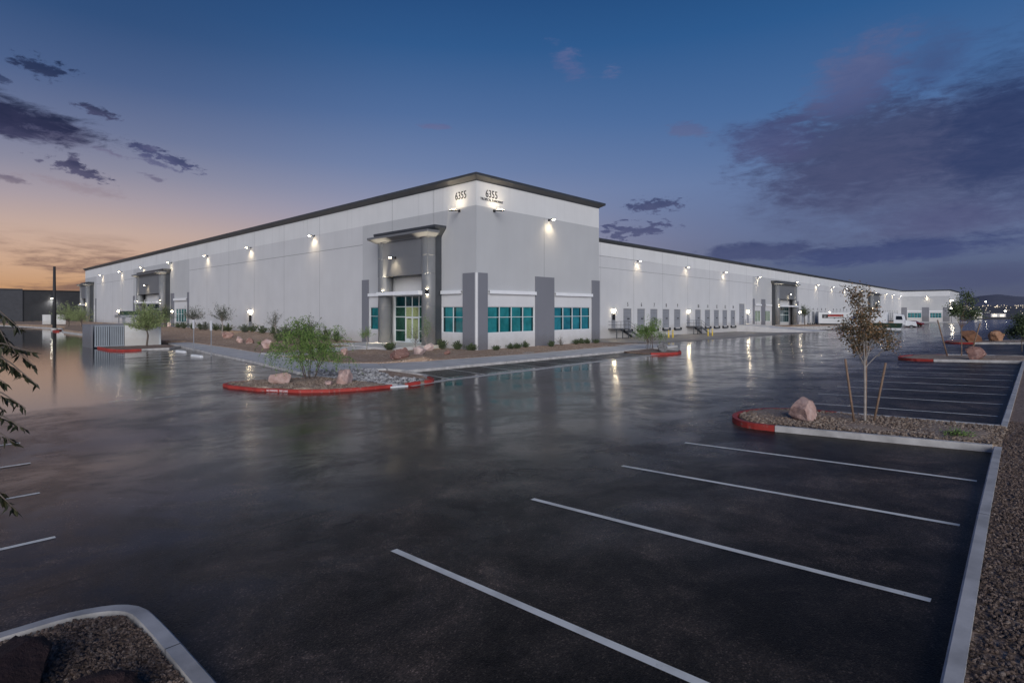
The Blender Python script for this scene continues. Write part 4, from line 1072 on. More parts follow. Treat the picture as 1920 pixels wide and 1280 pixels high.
# -- refuse enclosure
r = thing('refuse_enclosure', 'white walled refuse enclosure with grey slatted gates by the water', 'enclosure', (11.6, 65.2, 0))
m = MB(); m.box(14.15, 64.9, -.1, 17.25, 65.15, 2.16); m.box(17.0, 65.16, -.1, 17.25, 69.3, 2.16); m.build('wall', M['enclosure'], r)
m = MB(); m.box(11.56, 65.3, -.1, 11.7, 69.3, 2.2); m.box(11.71, 69.1, -.1, 16.99, 69.3, 2.2); m.build('wall', M['pilaster'], r)
m = MB(); m.box(17.05, 64.82, -.1, 17.2, 64.89, 2.16); m.build('post', M['frame'], r)
for a, b in ((11.75, 12.94), (12.97, 14.13)):
    g = MB(); g.box(a, 64.98, .14, b, 65.02, 2.12, 1); n = 7; w = (b - a) / n
    for i in range(n): g.box(a + w * i + .02, 64.93, .2, a + w * i + .02 + w * .62, 64.98, 2.06)
    g.box(a, 64.92, .12, b, 64.985, .22); g.box(a, 64.92, 2.02, b, 64.985, 2.12); g.build('gate', [M['gate'], M['gate_dark']], r)
bed([(12.2, 62.2), (12.7, 58.4), (15.9, 58.3), (17.3, 60.5), (17.6, 64.6), (12.2, 64.6)], .12, 'gravel_island', M['gravel_dark'], 'narrow bed in front of the refuse enclosure', 'gravel')
ribbon([(12.05, 64.6), (12.05, 60.2), (12.6, 58.25), (13.9, 58.15)], .15, .16, 'red_kerb', M['red'], 'red kerb at the corner of the refuse enclosure bed', 'kerb', side=-1)
ribbon([(13.9, 58.15), (16.0, 58.2), (17.6, 60.4)], .15, .16, 'kerb', M['concrete'], 'grey kerb along the refuse enclosure bed', 'kerb', side=-1)
# -- small shade shelter behind it
r = thing('shade_shelter', 'small flat roofed shade shelter behind the refuse enclosure', 'shelter', (17.3, 76, .3))
m = MB(); m.box(15.9, 74.8, 2.75, 18.9, 77.4, 3.05); m.build('beam', M['steel'], r)
m = MB(); m.hexa([(16.2, 74.9, 3.053), (18.7, 74.9, 3.053), (18.7, 77.3, 3.053), (16.2, 77.3, 3.053), (16.3, 75.1, 3.5), (18.6, 75.1, 3.5), (18.6, 77.1, 3.5), (16.3, 77.1, 3.5)]); m.build('roof', M['green'], r)
for x in (16.3, 18.4):
    m = MB(); m.box(x - .12, 75, .2, x + .12, 75.24, 2.748); m.build('post', M['steel'], r)
# -- utility cabinets far left
def at_depth(px, dep): 
    c_, s_ = math.cos(R(43.236)), math.sin(R(43.236)); t = (px - 960) / 1057.7
    return (dep * (c_ + t * s_), dep * (s_ - t * c_))
def cabinet(px, w, mat, label, dep=128, h=2.1):
    x, y = at_depth(px, dep); z = .5
    r = thing('utility_cabinet', label, 'cabinet', (x, y, z), 'utility cabinets beyond the water', rz=R(0))
    m = MB(); m.box(x - w / 2, y - .6, z - .2, x + w / 2, y + .6, z + h); m.box(x - w / 2 - .06, y - .66, z + h, x + w / 2 + .06, y + .66, z + h + .09); m.build('body', mat, r)
    m = MB(); m.box(x - w / 2 + .1, y - .63, z + .1, x - .02, y - .602, z + h - .15); m.box(x + .02, y - .63, z + .1, x + w / 2 - .1, y - .602, z + h - .15); m.build('door', mat, r)
cabinet(89, 1.7, M['enclosure'], 'pale utility cabinet left of the dark one beyond the water'); cabinet(101.5, 1.1, M['dark'], 'dark utility cabinet between two pale ones'); cabinet(113.5, 1.7, M['enclosure'], 'pale utility cabinet right of the dark one beyond the water')
# -- tall pole
x, y = at_depth(102, 104)
r = thing('utility_pole', 'tall dark steel pole standing beyond the flooded lot', 'pole', (x, y, 0))
m = MB(); m.tube([(x, y, -.2), (x, y, 11.7)], [.32, .2], 10); m.build('shaft', M['neigh'], r, smooth=True)
m = MB(); m.tube([(x, y, -.1), (x, y, .35)], .5, 10); m.build('footing', M['concrete'], r)
# -- neighbour building
r = thing('neighbour_warehouse', 'dark unlit warehouse beyond the far left of the lot', 'warehouse', (10, 218, 0))
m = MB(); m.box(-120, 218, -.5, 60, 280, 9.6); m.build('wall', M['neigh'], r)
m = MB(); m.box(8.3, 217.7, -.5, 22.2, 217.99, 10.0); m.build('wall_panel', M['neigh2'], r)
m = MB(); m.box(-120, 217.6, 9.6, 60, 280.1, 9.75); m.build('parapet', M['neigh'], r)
r = thing('wall_lamp', 'white floodlight on the dark neighbour warehouse behind the tall pole', 'wall lamp', (29.0, 217.95, 7.4))
m = MB(); m.box(28.8, 217.3, 7.35, 29.2, 217.94, 7.5); m.build('lamp_head', M['black'], r)
m = MB(); m.box(28.75, 217.2, 7.2, 29.25, 217.8, 7.34); m.build('lens', M['lens_far'], r)
spot('flood', (29.0, 217.0, 7.1), (29.0, 218.3, 2), 900, 150, r, (1, .97, .9))

# -- trailer and tractor at the docks
tx0, tx1 = 169.8, 172.4; gz = G(171, 38)
r = thing('semi_trailer', 'long white box trailer backed against the far dock doors', 'trailer', (171, 36, gz), 'trailers at the docks')
y0, y1 = 28.9, 44.6
m = MB(); m.box(tx0, y0, gz + 1.1, tx1, y1, gz + 4.15); m.build('box_body', M['white_paint'], r)
m = MB(); m.box(tx0 - .01, y0 - .01, gz + 1.02, tx1 + .01, y1 + .01, gz + 1.098); m.box(tx0 - .02, y1 + .011, gz + 1.1, tx1 + .02, y1 + .06, gz + 4.17); m.box(tx0 + .3, y0 + 1, gz + .8, tx1 - .3, y1 - .4, gz + 1.018); m.build('chassis', M['black'], r)
m = MB(); m.box(tx0 + .05, 33.0, gz + .45, tx0 + .1, 38.5, gz + 1.0); m.build('side_skirt', M['white_paint'], r)
def wheel(parent, x, y, z, rad, w):
    t = MB(); t.tube([(x - w / 2, y, z), (x - w / 2 + .03, y, z), (x + w / 2 - .03, y, z), (x + w / 2, y, z)], [rad * .9, rad, rad, rad * .9], 16); t.build('wheel', M['rubber'], parent)
    h = MB(); h.tube([(x - w / 2 - .01, y, z), (x + w / 2 + .01, y, z)], rad * .5, 10); h.build('rim', M['steel'], parent)
for y in (41.2, 42.5):
    for x in (tx0 + .3, tx1 - .3): wheel(r, x, y, gz + .5, .5, .45)
for x in (tx0 + .4, tx1 - .4):
    m = MB(); m.box(x - .06, 31.6, gz, x + .06, 31.75, gz + .8); m.build('landing_leg', M['steel'], r)
Ft = lambda u, d, z: (tx0 - d, u, z)
m = MB(); m.fbox(Ft, 42.3, 43.7, .002, .01, gz + 2.55, gz + 3.55); m.build('logo_panel', M['text'], r)
m = MB(); m.fbox(Ft, 38.6, 42.29, .002, .01, gz + 2.98, gz + 3.55); m.build('stripe', M['red'], r)
m = MB(); m.fbox(Ft, 38.6, 42.29, .002, .01, gz + 2.6, gz + 2.75); m.build('stripe', M['text'], r)
vs, fs = text_mesh('LI', .95, .004, .9); m = MB(); m.add([Ft(43.0 - x, .012 + z, gz + 2.72 + y) for x, y, z in vs], fs); m.build('lettering', M['white_paint'], r)
m = MB(); pts = []
for i in range(10):
    a = math.pi / 2 + math.pi * i / 5; q = .75 if i % 2 == 0 else .3; pts.append((36.2 + q * math.cos(a), gz + 2.75 + q * math.sin(a)))
m.add([Ft(u, .01, z) for u, z in pts] + [Ft(u, .002, z) for u, z in pts], [tuple(range(10))] + [(i, (i + 1) % 10, 10 + (i + 1) % 10, 10 + i) for i in range(10)]); 
mbl = m_plain('logo_blue', (.04, .07, .22, 1), .5); m.build('star_logo', mbl, r)
r = thing('tractor_unit', 'white road tractor coupled to the long white trailer', 'truck', (171.1, 27, gz))
m = MB(); m.hexa([(169.9, 25.0, gz + 1.0), (172.3, 25.0, gz + 1.0), (172.3, 27.4, gz + 1.0), (169.9, 27.4, gz + 1.0), (170.1, 25.5, gz + 3.5), (172.1, 25.5, gz + 3.5), (172.1, 27.4, gz + 3.9), (170.1, 27.4, gz + 3.9)])
m.hexa([(170.3, 22.8, gz + .8), (171.9, 22.8, gz + .8), (171.9, 24.98, gz + .8), (170.3, 24.98, gz + .8), (170.4, 23.0, gz + 1.8), (171.8, 23.0, gz + 1.8), (171.9, 24.98, gz + 2.15), (170.3, 24.98, gz + 2.15)])
m.box(170.4, 27.41, gz + .75, 171.8, 31.2, gz + 1.0); m.build('cab', M['white_paint'], r)
m = MB(); m.hexa([(169.93, 25.5, gz + 2.3), (169.98, 25.5, gz + 2.3), (169.98, 26.9, gz + 2.3), (169.93, 26.9, gz + 2.3), (170.02, 25.7, gz + 3.2), (170.07, 25.7, gz + 3.2), (170.07, 26.9, gz + 3.2), (170.02, 26.9, gz + 3.2)]); m.build('side_window', M['glassdark'], r)
m = MB(); m.box(169.95, 25.2, gz + .6, 170.3, 26.9, gz + .95); m.build('fuel_tank', M['steel'], r)
for y in (23.7, 28.8, 30.1):
    for x in (170.2, 172.0): wheel(r, x, y, gz + .5, .5, .4)

# -- parked cars (far)
def car(x, y, label, paint, rz=0, sc=1.0):
    z = G(x, y); r = thing('parked_car', label, 'car', (x, y, z), None, rz)
    sec = [(-2.2, .45, .80, .72), (-2.0, .35, .95, .82), (-1.0, .3, 1.0, .88), (-.45, .3, 1.42, .70), (.7, .3, 1.46, .68), (1.45, .3, 1.02, .86), (2.05, .35, .92, .82), (2.25, .45, .75, .7)]
    m = MB(); k = 6
    for a, zb, zt, w in sec:
        mid_ = min(.92, zt); m.v += [(a, -w * .95 if zt < 1.1 else -.86, zb), (a, -.9, mid_ * .8), (a, -w, zt), (a, w, zt), (a, .9, mid_ * .8), (a, w * .95 if zt < 1.1 else .86, zb)]
    for i in range(len(sec) - 1):
        for j in range(k): m.f.append((i * k + j, i * k + (j + 1) % k, (i + 1) * k + (j + 1) % k, (i + 1) * k + j)); m.mi.append(0)
    m.f += [tuple(range(k)), tuple(len(m.v) - 1 - j for j in range(k))]; m.mi += [0, 0]
    m.build('body', paint, r, world=False, smooth=False)
    g = MB(); 
    for sg in (-1, 1): g.hexa([(-.55, sg * .74, 1.03), (.95, sg * .74, 1.03), (.95, sg * .80, 1.03), (-.55, sg * .80, 1.03), (-.35, sg * .705, 1.38), (.7, sg * .705, 1.38), (.7, sg * .74, 1.38), (-.35, sg * .74, 1.38)])
    g.build('side_window', M['glassdark'], r, world=False)
    for a in (-1.35, 1.35):
        for sg in (-1, 1):
            t = MB(); t.tube([(a, sg * .92, .33), (a, sg * .70, .33)], .33, 14); t.build('wheel', M['rubber'], r, world=False)
car(190.5, 26.0, 'dark red car parked beyond the tractor of the white trailer', M['carred'], R(78))
# -- green container by the far bed
r = thing('container', 'low green container with a white lower edge in front of the trailer', 'container', (141, 24, G(141, 24)))
x, y = 140.5, 27.2; z = G(x, y)
m = MB(); m.hexa([(x, y - 5.6, z + .35), (x + 1.6, y - 5.6, z + .35), (x + 1.6, y, z + .35), (x, y, z + .35), (x - .1, y - 5.9, z + 1.35), (x + 1.7, y - 5.9, z + 1.35), (x + 1.7, y + .3, z + 1.35), (x - .1, y + .3, z + 1.35)]); m.build('body', M['green'], r)
m = MB(); m.box(x - .05, y - 5.65, z - .05, x + 1.65, y + .05, z + .348); m.build('base', M['white_paint'], r)

# -- landscape pads by the dock side entrances
bed([(125.6, 45.8), (125.6, 41), (150, 36.5), (160, 38), (159, 45.8)], .25, 'planting_bed', M['mulch'], 'planting bed in front of the dock side entrance', 'planting bed', step=1.5, zf=lambda x, y: zs(x) + .25, amp=.1)
ribbon([(125.3, 40.9), (150, 36.3), (160.3, 37.8)], .2, .7, 'kerb', M['concrete'], 'pale kerb of the planting bed in front of the dock side entrance', 'kerb', zf=lambda x, y: zs(x) - .3, side=1)
bed([(224, 45.8), (224, 40), (256, 40), (256, 45.8)], .25, 'planting_bed', M['mulch'], 'planting bed in front of the farthest dock entrance', 'planting bed', step=3, zf=lambda x, y: zs(x) + .25)
mb = MB(); mb.prism([(285, 27), (302.9, 23), (302.9, 45), (290, 44)], -2, lambda x, y: zs(300) + .1); struct(mb.build('pad', M['ramp']), 'pale concrete pad at the foot of the far wing', 'pad')
bed([(49.6, 33.5), (56, 33.2), (58, 36), (58, 45.8), (49.6, 45.8)], .1, 'planting_bed', M['mulch'], 'low brown bed round the right end of the corner block', 'planting bed', step=1, amp=.08)

# ================================================================== rocks
def boulder(x, y, w, d, h, mat, label, seed, z=None, name='boulder', group=None, rz=0, lump=.22, flat=0.0):
    rs = random.Random(seed); bm = bmesh.new(); bmesh.ops.create_icosphere(bm, subdivisions=4, radius=1)
    dirs = [(Vector((rs.gauss(0, 1), rs.gauss(0, 1), rs.gauss(0, .8) + .2)).normalized(), rs.uniform(.48, .84)) for _ in range(13)]
    ph = [rs.uniform(0, 9) for _ in range(6)]
    for v in bm.verts:
        p = v.co.copy()
        for dn, k in dirs:                                  # chop facets like broken rock
            q = p.dot(dn)
            if q > k: p -= dn * (q - k) * .96
        n = math.sin(p.x * 5 + ph[0]) * math.sin(p.y * 5.5 + ph[1]) * math.sin(p.z * 6 + ph[2]) + .5 * math.sin(p.x * 11 + ph[3]) * math.sin(p.z * 12 + ph[4]) + .3 * math.sin(p.y * 21 + ph[5]) * math.sin(p.x * 19)
        n += .45 * math.sin(p.x * 31 + ph[1]) * math.sin(p.y * 29 + ph[2]) * math.sin(p.z * 33)
        p *= 1 + lump * .35 * n
        v.co = p
    me = bpy.data.meshes.new(name); lo = min(v.co.z for v in bm.verts); hi = max(v.co.z for v in bm.verts)
    for v in bm.verts:
        v.co.x *= w / 1.75; v.co.y *= d / 1.75; v.co.z = (v.co.z - lo) / (hi - lo) * h * 1.25 - h * .25
    bm.to_mesh(me); bm.free(); me.materials.append(mat)
    me.polygons.foreach_set('use_smooth', [True] * len(me.polygons))
    try: me.set_sharp_from_angle(angle=R(28))
    except Exception: pass
    o = bpy.data.objects.new(name, me); C.objects.link(o)
    o.location = (x, y, (G(x, y) + .15) if z is None else z); o.rotation_euler.z = rz
    return tag(o, label, 'boulder', group)
B1 = 'boulders in the front island'; B2 = 'boulders in the left planting bed'; B3 = 'boulders by the entrance path'
boulder(11.75, 25.8, 1.0, .8, .50, M['boulder'], 'smooth pink boulder at the left end of the red kerbed island', 3, group=B1, lump=.12)
boulder(13.75, 23.6, .86, .8, .66, M['boulder'], 'pale rough pink boulder right of the feathery tree', 9, group=B1)
boulder(12.95, 23.55, .45, .35, .2, M['boulder'], 'small flat pink stone between the feathery tree and the rough boulder', 5, group=B1)
boulder(16.40, 4.72, .82, .66, .58, M['boulder'], 'pink boulder beside the red kerb tip of the sapling island', 21, group='boulders on the right hand islands')
boulder(43.3, 2.9, 1.5, 1.1, .75, M['boulder'], 'dull red boulder on the second island behind the far sapling', 13, group='boulders on the right hand islands')
boulder(69.2, 5.0, 2.2, 1.7, 1.1, M['boulder_orange'], 'large orange rock at the left of the third island', 14, group='boulders on the right hand islands')
boulder(71.6, 3.3, 1.6, 1.3, 1.05, M['boulder_orange'], 'blocky orange rock right of the large one on the third island', 15, group='boulders on the right hand islands')
boulder(43.2, 23.3, 1.0, .9, .62, M['riprap'], 'white boulder in front of the bush at the end of the front bays', 16, group='boulders on the right hand islands', lump=.1)
def rock_at(px, py, dz, w, h, label, seed, group, mat=None, d=None):
    # resting place: where the sight line to its foot meets the bed
    c_, s_ = math.cos(R(43.236)), math.sin(R(43.236)); t = (px - 960) / 1057.7
    dep = (3.5 - dz) * 1057.7 / (py - 583); x, y = dep * (c_ + t * s_), dep * (s_ - t * c_)
    boulder(x, y, w, d or w * .8, h, mat or M['boulder'], label, seed, z=dz - .03, group=group)
for a in ((427, 634, .45, 1.15, .75, 'pink slab boulder leaning in the bed behind the sign posts', 31, B2), (449, 641, .38, .95, .62, 'pink boulder second from the left in the bed behind the walk', 32, B2),
          (470, 643, .36, .85, .55, 'light pink rock beside the low green tuft', 33, B2), (499, 651, .33, 1.15, .75, 'pink boulder at the left edge of the feathery tree', 34, B2),
          (318, 612, .75, .95, .8, 'reddish boulder near the middle office pilaster', 35, B2), (193, 605, .55, 1.6, 1.0, 'pink boulder behind the refuse enclosure gates', 36, B2),
          (647, 665, .3, .65, .55, 'small pink rock right of the feathery tree', 37, B3), (728, 654, .42, .5, .5, 'pointed pink rock at the edge of the entrance path', 38, B3),
          (752, 672, .32, 1.5, .78, 'largest pink boulder in front of the entrance doors', 39, B3), (786, 665, .36, 1.1, .65, 'rounded pink boulder right of the largest one by the entrance', 40, B3),
          (806, 655, .4, .95, .55, 'tan boulder at the foot of the right entrance column', 41, B3), (839, 664, .34, .52, .36, 'small pink stone under the left office window', 42, B3)):
    rock_at(*a[:6], a[6], a[7])
def fg(px, py, gz):
    c_, s_ = math.cos(R(43.236)), math.sin(R(43.236)); t = (px - 960) / 1057.7; dep = (3.5 - gz) * 1057.7 / (py - 583)
    return dep * (c_ + t * s_), dep * (s_ - t * c_)
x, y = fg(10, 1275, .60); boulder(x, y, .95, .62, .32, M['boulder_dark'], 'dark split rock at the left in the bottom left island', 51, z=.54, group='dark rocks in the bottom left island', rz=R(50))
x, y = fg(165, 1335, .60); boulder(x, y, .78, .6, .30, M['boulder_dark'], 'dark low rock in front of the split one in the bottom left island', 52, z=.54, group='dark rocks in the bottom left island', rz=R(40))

# ================================================================== plants
def branchy(mb, base, direction, length, rad, depth, tips, spread=.6, up=.15, seg=3, rs=random, shrink=.68, kids=(2, 3)):
    p = Vector(base); d = Vector(direction).normalized(); pts = [p.copy()]; rads = [rad]
    for i in range(seg):
        d = (d + Vector((rs.gauss(0, .12), rs.gauss(0, .12), rs.gauss(0, .08) + up * .25))).normalized()
        p = p + d * (length / seg); pts.append(p.copy()); rads.append(rad * (1 - .45 * (i + 1) / seg))
    mb.tube(pts, rads, 6 if rad > .02 else 4)
    if depth == 0: tips.append((p.copy(), d.copy())); return
    for k in range(rs.randint(*kids)):
        a = Vector((rs.gauss(0, 1), rs.gauss(0, 1), rs.gauss(0, .6))); a = (a - d * a.dot(d)); a = a.normalized() if a.length > 1e-6 else d.orthogonal()
        nd = (d + a * spread * rs.uniform(.6, 1.2)).normalized(); st = pts[-1] if k == 0 else pts[rs.randint(max(1, seg - 1), seg)]
        branchy(mb, st, nd, length * shrink * rs.uniform(.8, 1.15), rads[-1] * .8, depth - 1, tips, spread, up, seg, rs, shrink, kids)
def clump(P, n, r, L, W, down=.3, lo=.5):
    Q = RNG.normal(size=(n, 3)) * np.array(r) + np.array(P); D = RNG.normal(size=(n, 3)); D[:, 2] -= down
    return Q, D, RNG.uniform(lo, 1, n) * L, RNG.uniform(lo, 1, n) * W
def fill(lv, clumps):
    for Q, D, L, W in clumps: lv.leaves(Q, D, L, W)

def sapling(loc, h, label, seed, leaf, cw=.62, nleaf=22, stakes=True, group=None, bark=None, crown0=.40, name='young_tree'):
    rs = random.Random(seed); x, y, z = loc
    r = thing(name, label, 'tree', loc, group); tr = MB(); tips = []
    H = h * crown0; tr.tube([(0, 0, -.1), (.01, 0, H * .5), (0, .01, H)], [.032, .026, .024], 8)
    limbs = [(-.36, .42, .85), (-.30, .30, .60), (-.12, .10, 1.2), (.12, -.1, 1.0), (.28, -.32, .62), (.34, -.40, .36), (-.06, .2, 1.0), (.03, .0, 1.4), (.2, -.18, .95)]
    for lx, ly, lz in limbs:
        d = Vector((lx * .60 + rs.gauss(0, .05), ly * .78 + rs.gauss(0, .05), lz)); L = h * .20 * rs.uniform(.75, 1.25) * (1.45 if lz > 1.1 else (1.05 if lz > .8 else .8))
        branchy(tr, (0, 0, H * rs.uniform(.86, 1.0)), d, L, .014, 2, tips, .40, .25, 3, rs, .64, (2, 3))
    tr.build('trunk', bark or M['bark'], r, world=False)
    lv = MB()
    for p, d in tips: fill(lv, [clump(p, nleaf, (.10 * cw / .62, .10 * cw / .62, .10 * cw / .62), .10 * h / 3.3 * cw / .62, .05 * h / 3.3 * cw / .62, .25)])
    lo = MB()
    lv.build('crown', leaf, r, world=False, tri=True)
    if stakes: pass
    return r, tips
def stake(x0, y0, z0, x1, y1, z1, label, rad=.028, group=None):
    m = MB(); m.tube([(x0, y0, z0), ((x0 + x1) / 2, (y0 + y1) / 2, (z0 + z1) / 2), (x1, y1, z1)], [rad, rad * .98, rad * .94], 8)
    tag(m.build('tree_stake', M['wood'], smooth=True), label, 'stake', group)
gz1 = G(16.91, 3.35) + .17
sapling((16.91, 3.35, gz1), 3.05, 'staked young tree with bronze leaves on the gravel island by the pink boulder', 4, M['sapling_leaf'], nleaf=84, crown0=.52)
SG = 'wooden stakes around the young trees'
rx, ry = .685, -.7285            # right-hand direction seen from the lot
stake(16.91 - rx * .27, 3.35 - ry * .27, gz1 - .1, 16.91 - rx * .51, 3.35 - ry * .51, gz1 + 1.60, 'wooden stake leaning left of the staked bronze young tree', group=SG)
stake(16.91 + rx * .22, 3.35 + ry * .22, gz1 - .1, 16.91 + rx * .54, 3.35 + ry * .54, gz1 + 1.50, 'wooden stake leaning right of the staked bronze young tree', group=SG)
stake(16.91 + rx * .06 + .05, 3.35 + ry * .06 + .05, gz1 - .1, 16.91 + rx * .075 + .05, 3.35 + ry * .075 + .05, gz1 + 1.78, 'upright wooden stake tied to the bronze young tree trunk', group=SG)
gz2 = G(47, 3.8) + .15
sapling((46.4, 3.8, gz2), 3.75, 'thin dark young tree on the second island with crossed stakes', 8, M['shrub_leaf'], cw=.9, nleaf=40, bark=M['wood'], crown0=.5)
stake(46.4 - rx * .9, 3.8 - ry * .9, gz2 - .1, 46.4 - rx * 1.55, 3.8 - ry * 1.55, gz2 + 2.3, 'stake leaning left of the thin far young tree', .04, SG)
stake(46.4 + rx * .55, 3.8 + ry * .55, gz2 - .1, 46.4 + rx * 1.2, 3.8 + ry * 1.2, gz2 + 2.1, 'stake leaning right of the thin far young tree', .04, SG)

def feathery(loc, h, w, label, seed, leaf, stems=5, strands=11, name='feathery_tree', group=None, droop=1.0, sl=.55, ls=.09, cat='tree', rootspread=.16, skirt=.35):
    """several leaning stems, arching limbs, curtains of hanging strands clothed in narrow leaflets"""
    rs = random.Random(seed); r = thing(name, label, cat, loc, group); tr = MB(); lv = MB(); starts = []
    for k in range(stems):
        a = 2 * math.pi * k / stems + rs.uniform(-.4, .4)
        p = Vector((math.cos(a) * rootspread, math.sin(a) * rootspread, -.1)); hub = Vector((math.cos(a) * w * rs.uniform(.05, .14), math.sin(a) * w * rs.uniform(.05, .14), h * rs.uniform(.16, .34)))
        tr.tube([p, (p + hub) / 2 + Vector((rs.gauss(0, .04), rs.gauss(0, .04), 0)), hub], [.026 * h / 2.8, .022 * h / 2.8, .017 * h / 2.8], 6)
        for q in range(5):
            b = a + rs.gauss(0, .9); R_ = w * .5 * rs.uniform(.12, 1.0); top = h * rs.uniform(.5, 1.15) * (1 - .35 * (R_ / (w * .5)) ** 2)
            end = Vector((math.cos(b) * R_, math.sin(b) * R_, top)); mid = (hub + end) / 2 + Vector((0, 0, h * rs.uniform(.08, .2)))
            P3 = [hub * (1 - t) ** 2 + mid * 2 * t * (1 - t) + end * t * t for t in (0, .25, .5, .75, 1)]
            tr.tube(P3, [.012 * h / 2.8, .010 * h / 2.8, .008 * h / 2.8, .005 * h / 2.8, .003 * h / 2.8], 5)
            for sI in range(strands):
                t = rs.uniform(.2, 1) ** .6; starts.append((hub * (1 - t) ** 2 + mid * 2 * t * (1 - t) + end * t * t, (end - hub).normalized()))
    for p, d in starts:
        a = rs.uniform(0, 2 * math.pi); v = (Vector((math.cos(a), math.sin(a), rs.uniform(.1, .9))) + d * .5).normalized(); L = h * sl * rs.uniform(.3, 1.0) * .62
        q = p.copy(); pts = [q.copy()]
        for i in range(6):
            v = (v + Vector((0, 0, -.5 * droop))).normalized(); q = q + v * L / 6
            if q.z < .12: q.z = .12
            pts.append(q.copy())
        n = 17; T = RNG.uniform(.03, 1, n); idx = np.minimum((T * 6).astype(int), 5); fr = T * 6 - idx
        A = np.array([tuple(u) for u in pts]); P_ = A[idx] * (1 - fr[:, None]) + A[idx + 1] * fr[:, None]
        D = (A[idx + 1] - A[idx]) * 5 + RNG.normal(size=(n, 3)) * .5
        lv.leaves(P_, D, RNG.uniform(.6, 1, n) * ls * h / 2.8, .036 * h / 2.8 * ls / .09)
    tr.build('trunk', M['bark_dark'], r, world=False); lv.build('crown', leaf, r, world=False, tri=True)
    return r
feathery((13.38, 26.2, .17), 2.75, 4.3, 'bright green feathery tree with many stems on the red kerbed island', 12, M['willow_leaf'], 7, 24, droop=.95, sl=.75)
feathery((44.2, 25.0, .1), 2.9, 3.0, 'bright green weeping bush behind the white boulder', 17, M['willow_leaf'], 6, 15, name='weeping_bush', cat='bush', rootspread=.3)

def spray(loc, h, w, label, seed, leaf, rods=110, trunk=.35, group=None, name='palo_verde', bark=None, ll=.18, thick=.062, per=30, up=.55):
    """short trunk, a fan of long upright rods clothed in fine leaflets"""
    rs = random.Random(seed); r = thing(name, label, 'tree', loc, group); tr = MB(); lv = MB()
    H = h * trunk; tr.tube([(0, 0, -.15), (.03 * h, 0, H * .6), (0, 0, H)], [.035 * h * .6, .03 * h * .6, .025 * h * .6], 8)
    for k in range(rods):
        a = rs.uniform(0, 2 * math.pi); t = abs(rs.gauss(0, .62)); t = min(t, 1.25)
        d = Vector((math.cos(a) * math.sin(t) * w / h * 1.15, math.sin(a) * math.sin(t) * w / h * 1.15, math.cos(t) * up + .18)).normalized()
        L = (h - H) * rs.uniform(.55, 1.0) * (1.0 if t < .8 else .85)
        p = Vector((rs.gauss(0, .05), rs.gauss(0, .05), H * rs.uniform(.85, 1.05))); q = p + d * L * .5; e = q + (d + Vector((0, 0, rs.uniform(-.25, .12)))).normalized() * L * .5
        if k % 3 == 0: tr.tube([p, q, e], [.012 * h * .4, .008 * h * .4, .004 * h * .4], 4)
        n = per; T = RNG.uniform(.25, 1, n); A = np.array(p); B = np.array(q); E_ = np.array(e)
        P_ = np.where(T[:, None] < .5, A + (B - A) * T[:, None] * 2, B + (E_ - B) * (T[:, None] * 2 - 1))
        D = np.array(d)[None] * 1.4 + RNG.normal(size=(n, 3)) * .6
        lv.leaves(P_ + RNG.normal(size=(n, 3)) * .02 * h, D, RNG.uniform(.5, 1, n) * ll * h / 4, thick * h / 4)
    tr.build('trunk', bark or M['bark_dark'], r, world=False); lv.build('crown', leaf, r, world=False, tri=True)
    return r
spray((15.3, 62.2, .15), 4.3, 5.6, 'spiky pale green tree in front of the white refuse enclosure wall', 5, M['spray_leaf'], 170, .40, up=.6)
FT = 'trees beyond the flooded lot'
x, y = at_depth(128, 112); spray((x, y, .3), 5.2, 6.5, 'spiky pale green tree left of the far end entrance', 6, M['spray_leaf'], 110, .25, FT)
x, y = at_depth(152, 108); spray((x, y, .3), 4.6, 4.6, 'smaller spiky green tree in front of the far end entrance columns', 7, M['spray_leaf'], 80, .25, FT)
LT = 'small trees along the long left wall'
spray((28.2, 104.5, .5), 4.3, 4.0, 'dense green small tree between the middle office pilasters', 21, M['shrub_leaf'], 90, .3, LT, 'small_tree', per=34, up=.7)
spray((27.5, 88.0, .55), 4.0, 5.2, 'flat topped grey green small tree nearer the middle office', 22, M['grey_leaf'], 80, .45, LT, 'small_tree', M['bark'], per=20, up=.35)
spray((27.5, 77.5, .55), 4.1, 4.2, 'wind swept grey green small tree beside the lit service door', 23, M['grey_leaf'], 80, .42, LT, 'small_tree', M['bark'], per=20, up=.5)
spray((27.8, 62.5, .5), 3.3, 2.6, 'spindly grey tree behind the left side of the feathery tree', 24, M['grey_leaf'], 44, .4, LT, 'small_tree', M['bark'], per=14, up=.8)
spray((25.3, 40.0, .45), 1.9, 2.0, 'little green tree at the left of the entrance path', 25, M['willow_leaf'], 46, .5, LT, 'small_tree', M['bark'], per=24, up=.6)

def shrub(loc, h, w, label, seed, leaf, stems=26, per=16, group=None, ll=.11, name='shrub'):
    rs = random.Random(seed); r = thing(name, label, 'shrub', loc, group); tr = MB(); lv = MB()
    for k in range(stems):
        a = rs.uniform(0, 2 * math.pi); t = rs.uniform(0, .95)
        d = Vector((math.cos(a) * t * w / h * .62, math.sin(a) * t * w / h * .62, 1 - .35 * t)); L = h * rs.uniform(.55, 1.05)
        p = Vector((rs.gauss(0, .04), rs.gauss(0, .04), -.03)); q = p + d * L
        tr.tube([p, (p + q) / 2 + Vector((0, 0, .04 * h)), q], [.009, .006, .003], 4)
        n = per; T = RNG.uniform(.2, 1, n)[:, None]; P_ = np.array(p) * (1 - T) + np.array(q) * T
        lv.leaves(P_ + RNG.normal(size=(n, 3)) * .04, np.array(d)[None] + RNG.normal(size=(n, 3)) * .7, RNG.uniform(.5, 1, n) * ll * 1.35, ll * .5)
    tr.build('stems', M['bark_dark'], r, world=False); lv.build('foliage', leaf, r, world=False, tri=True)
    return r
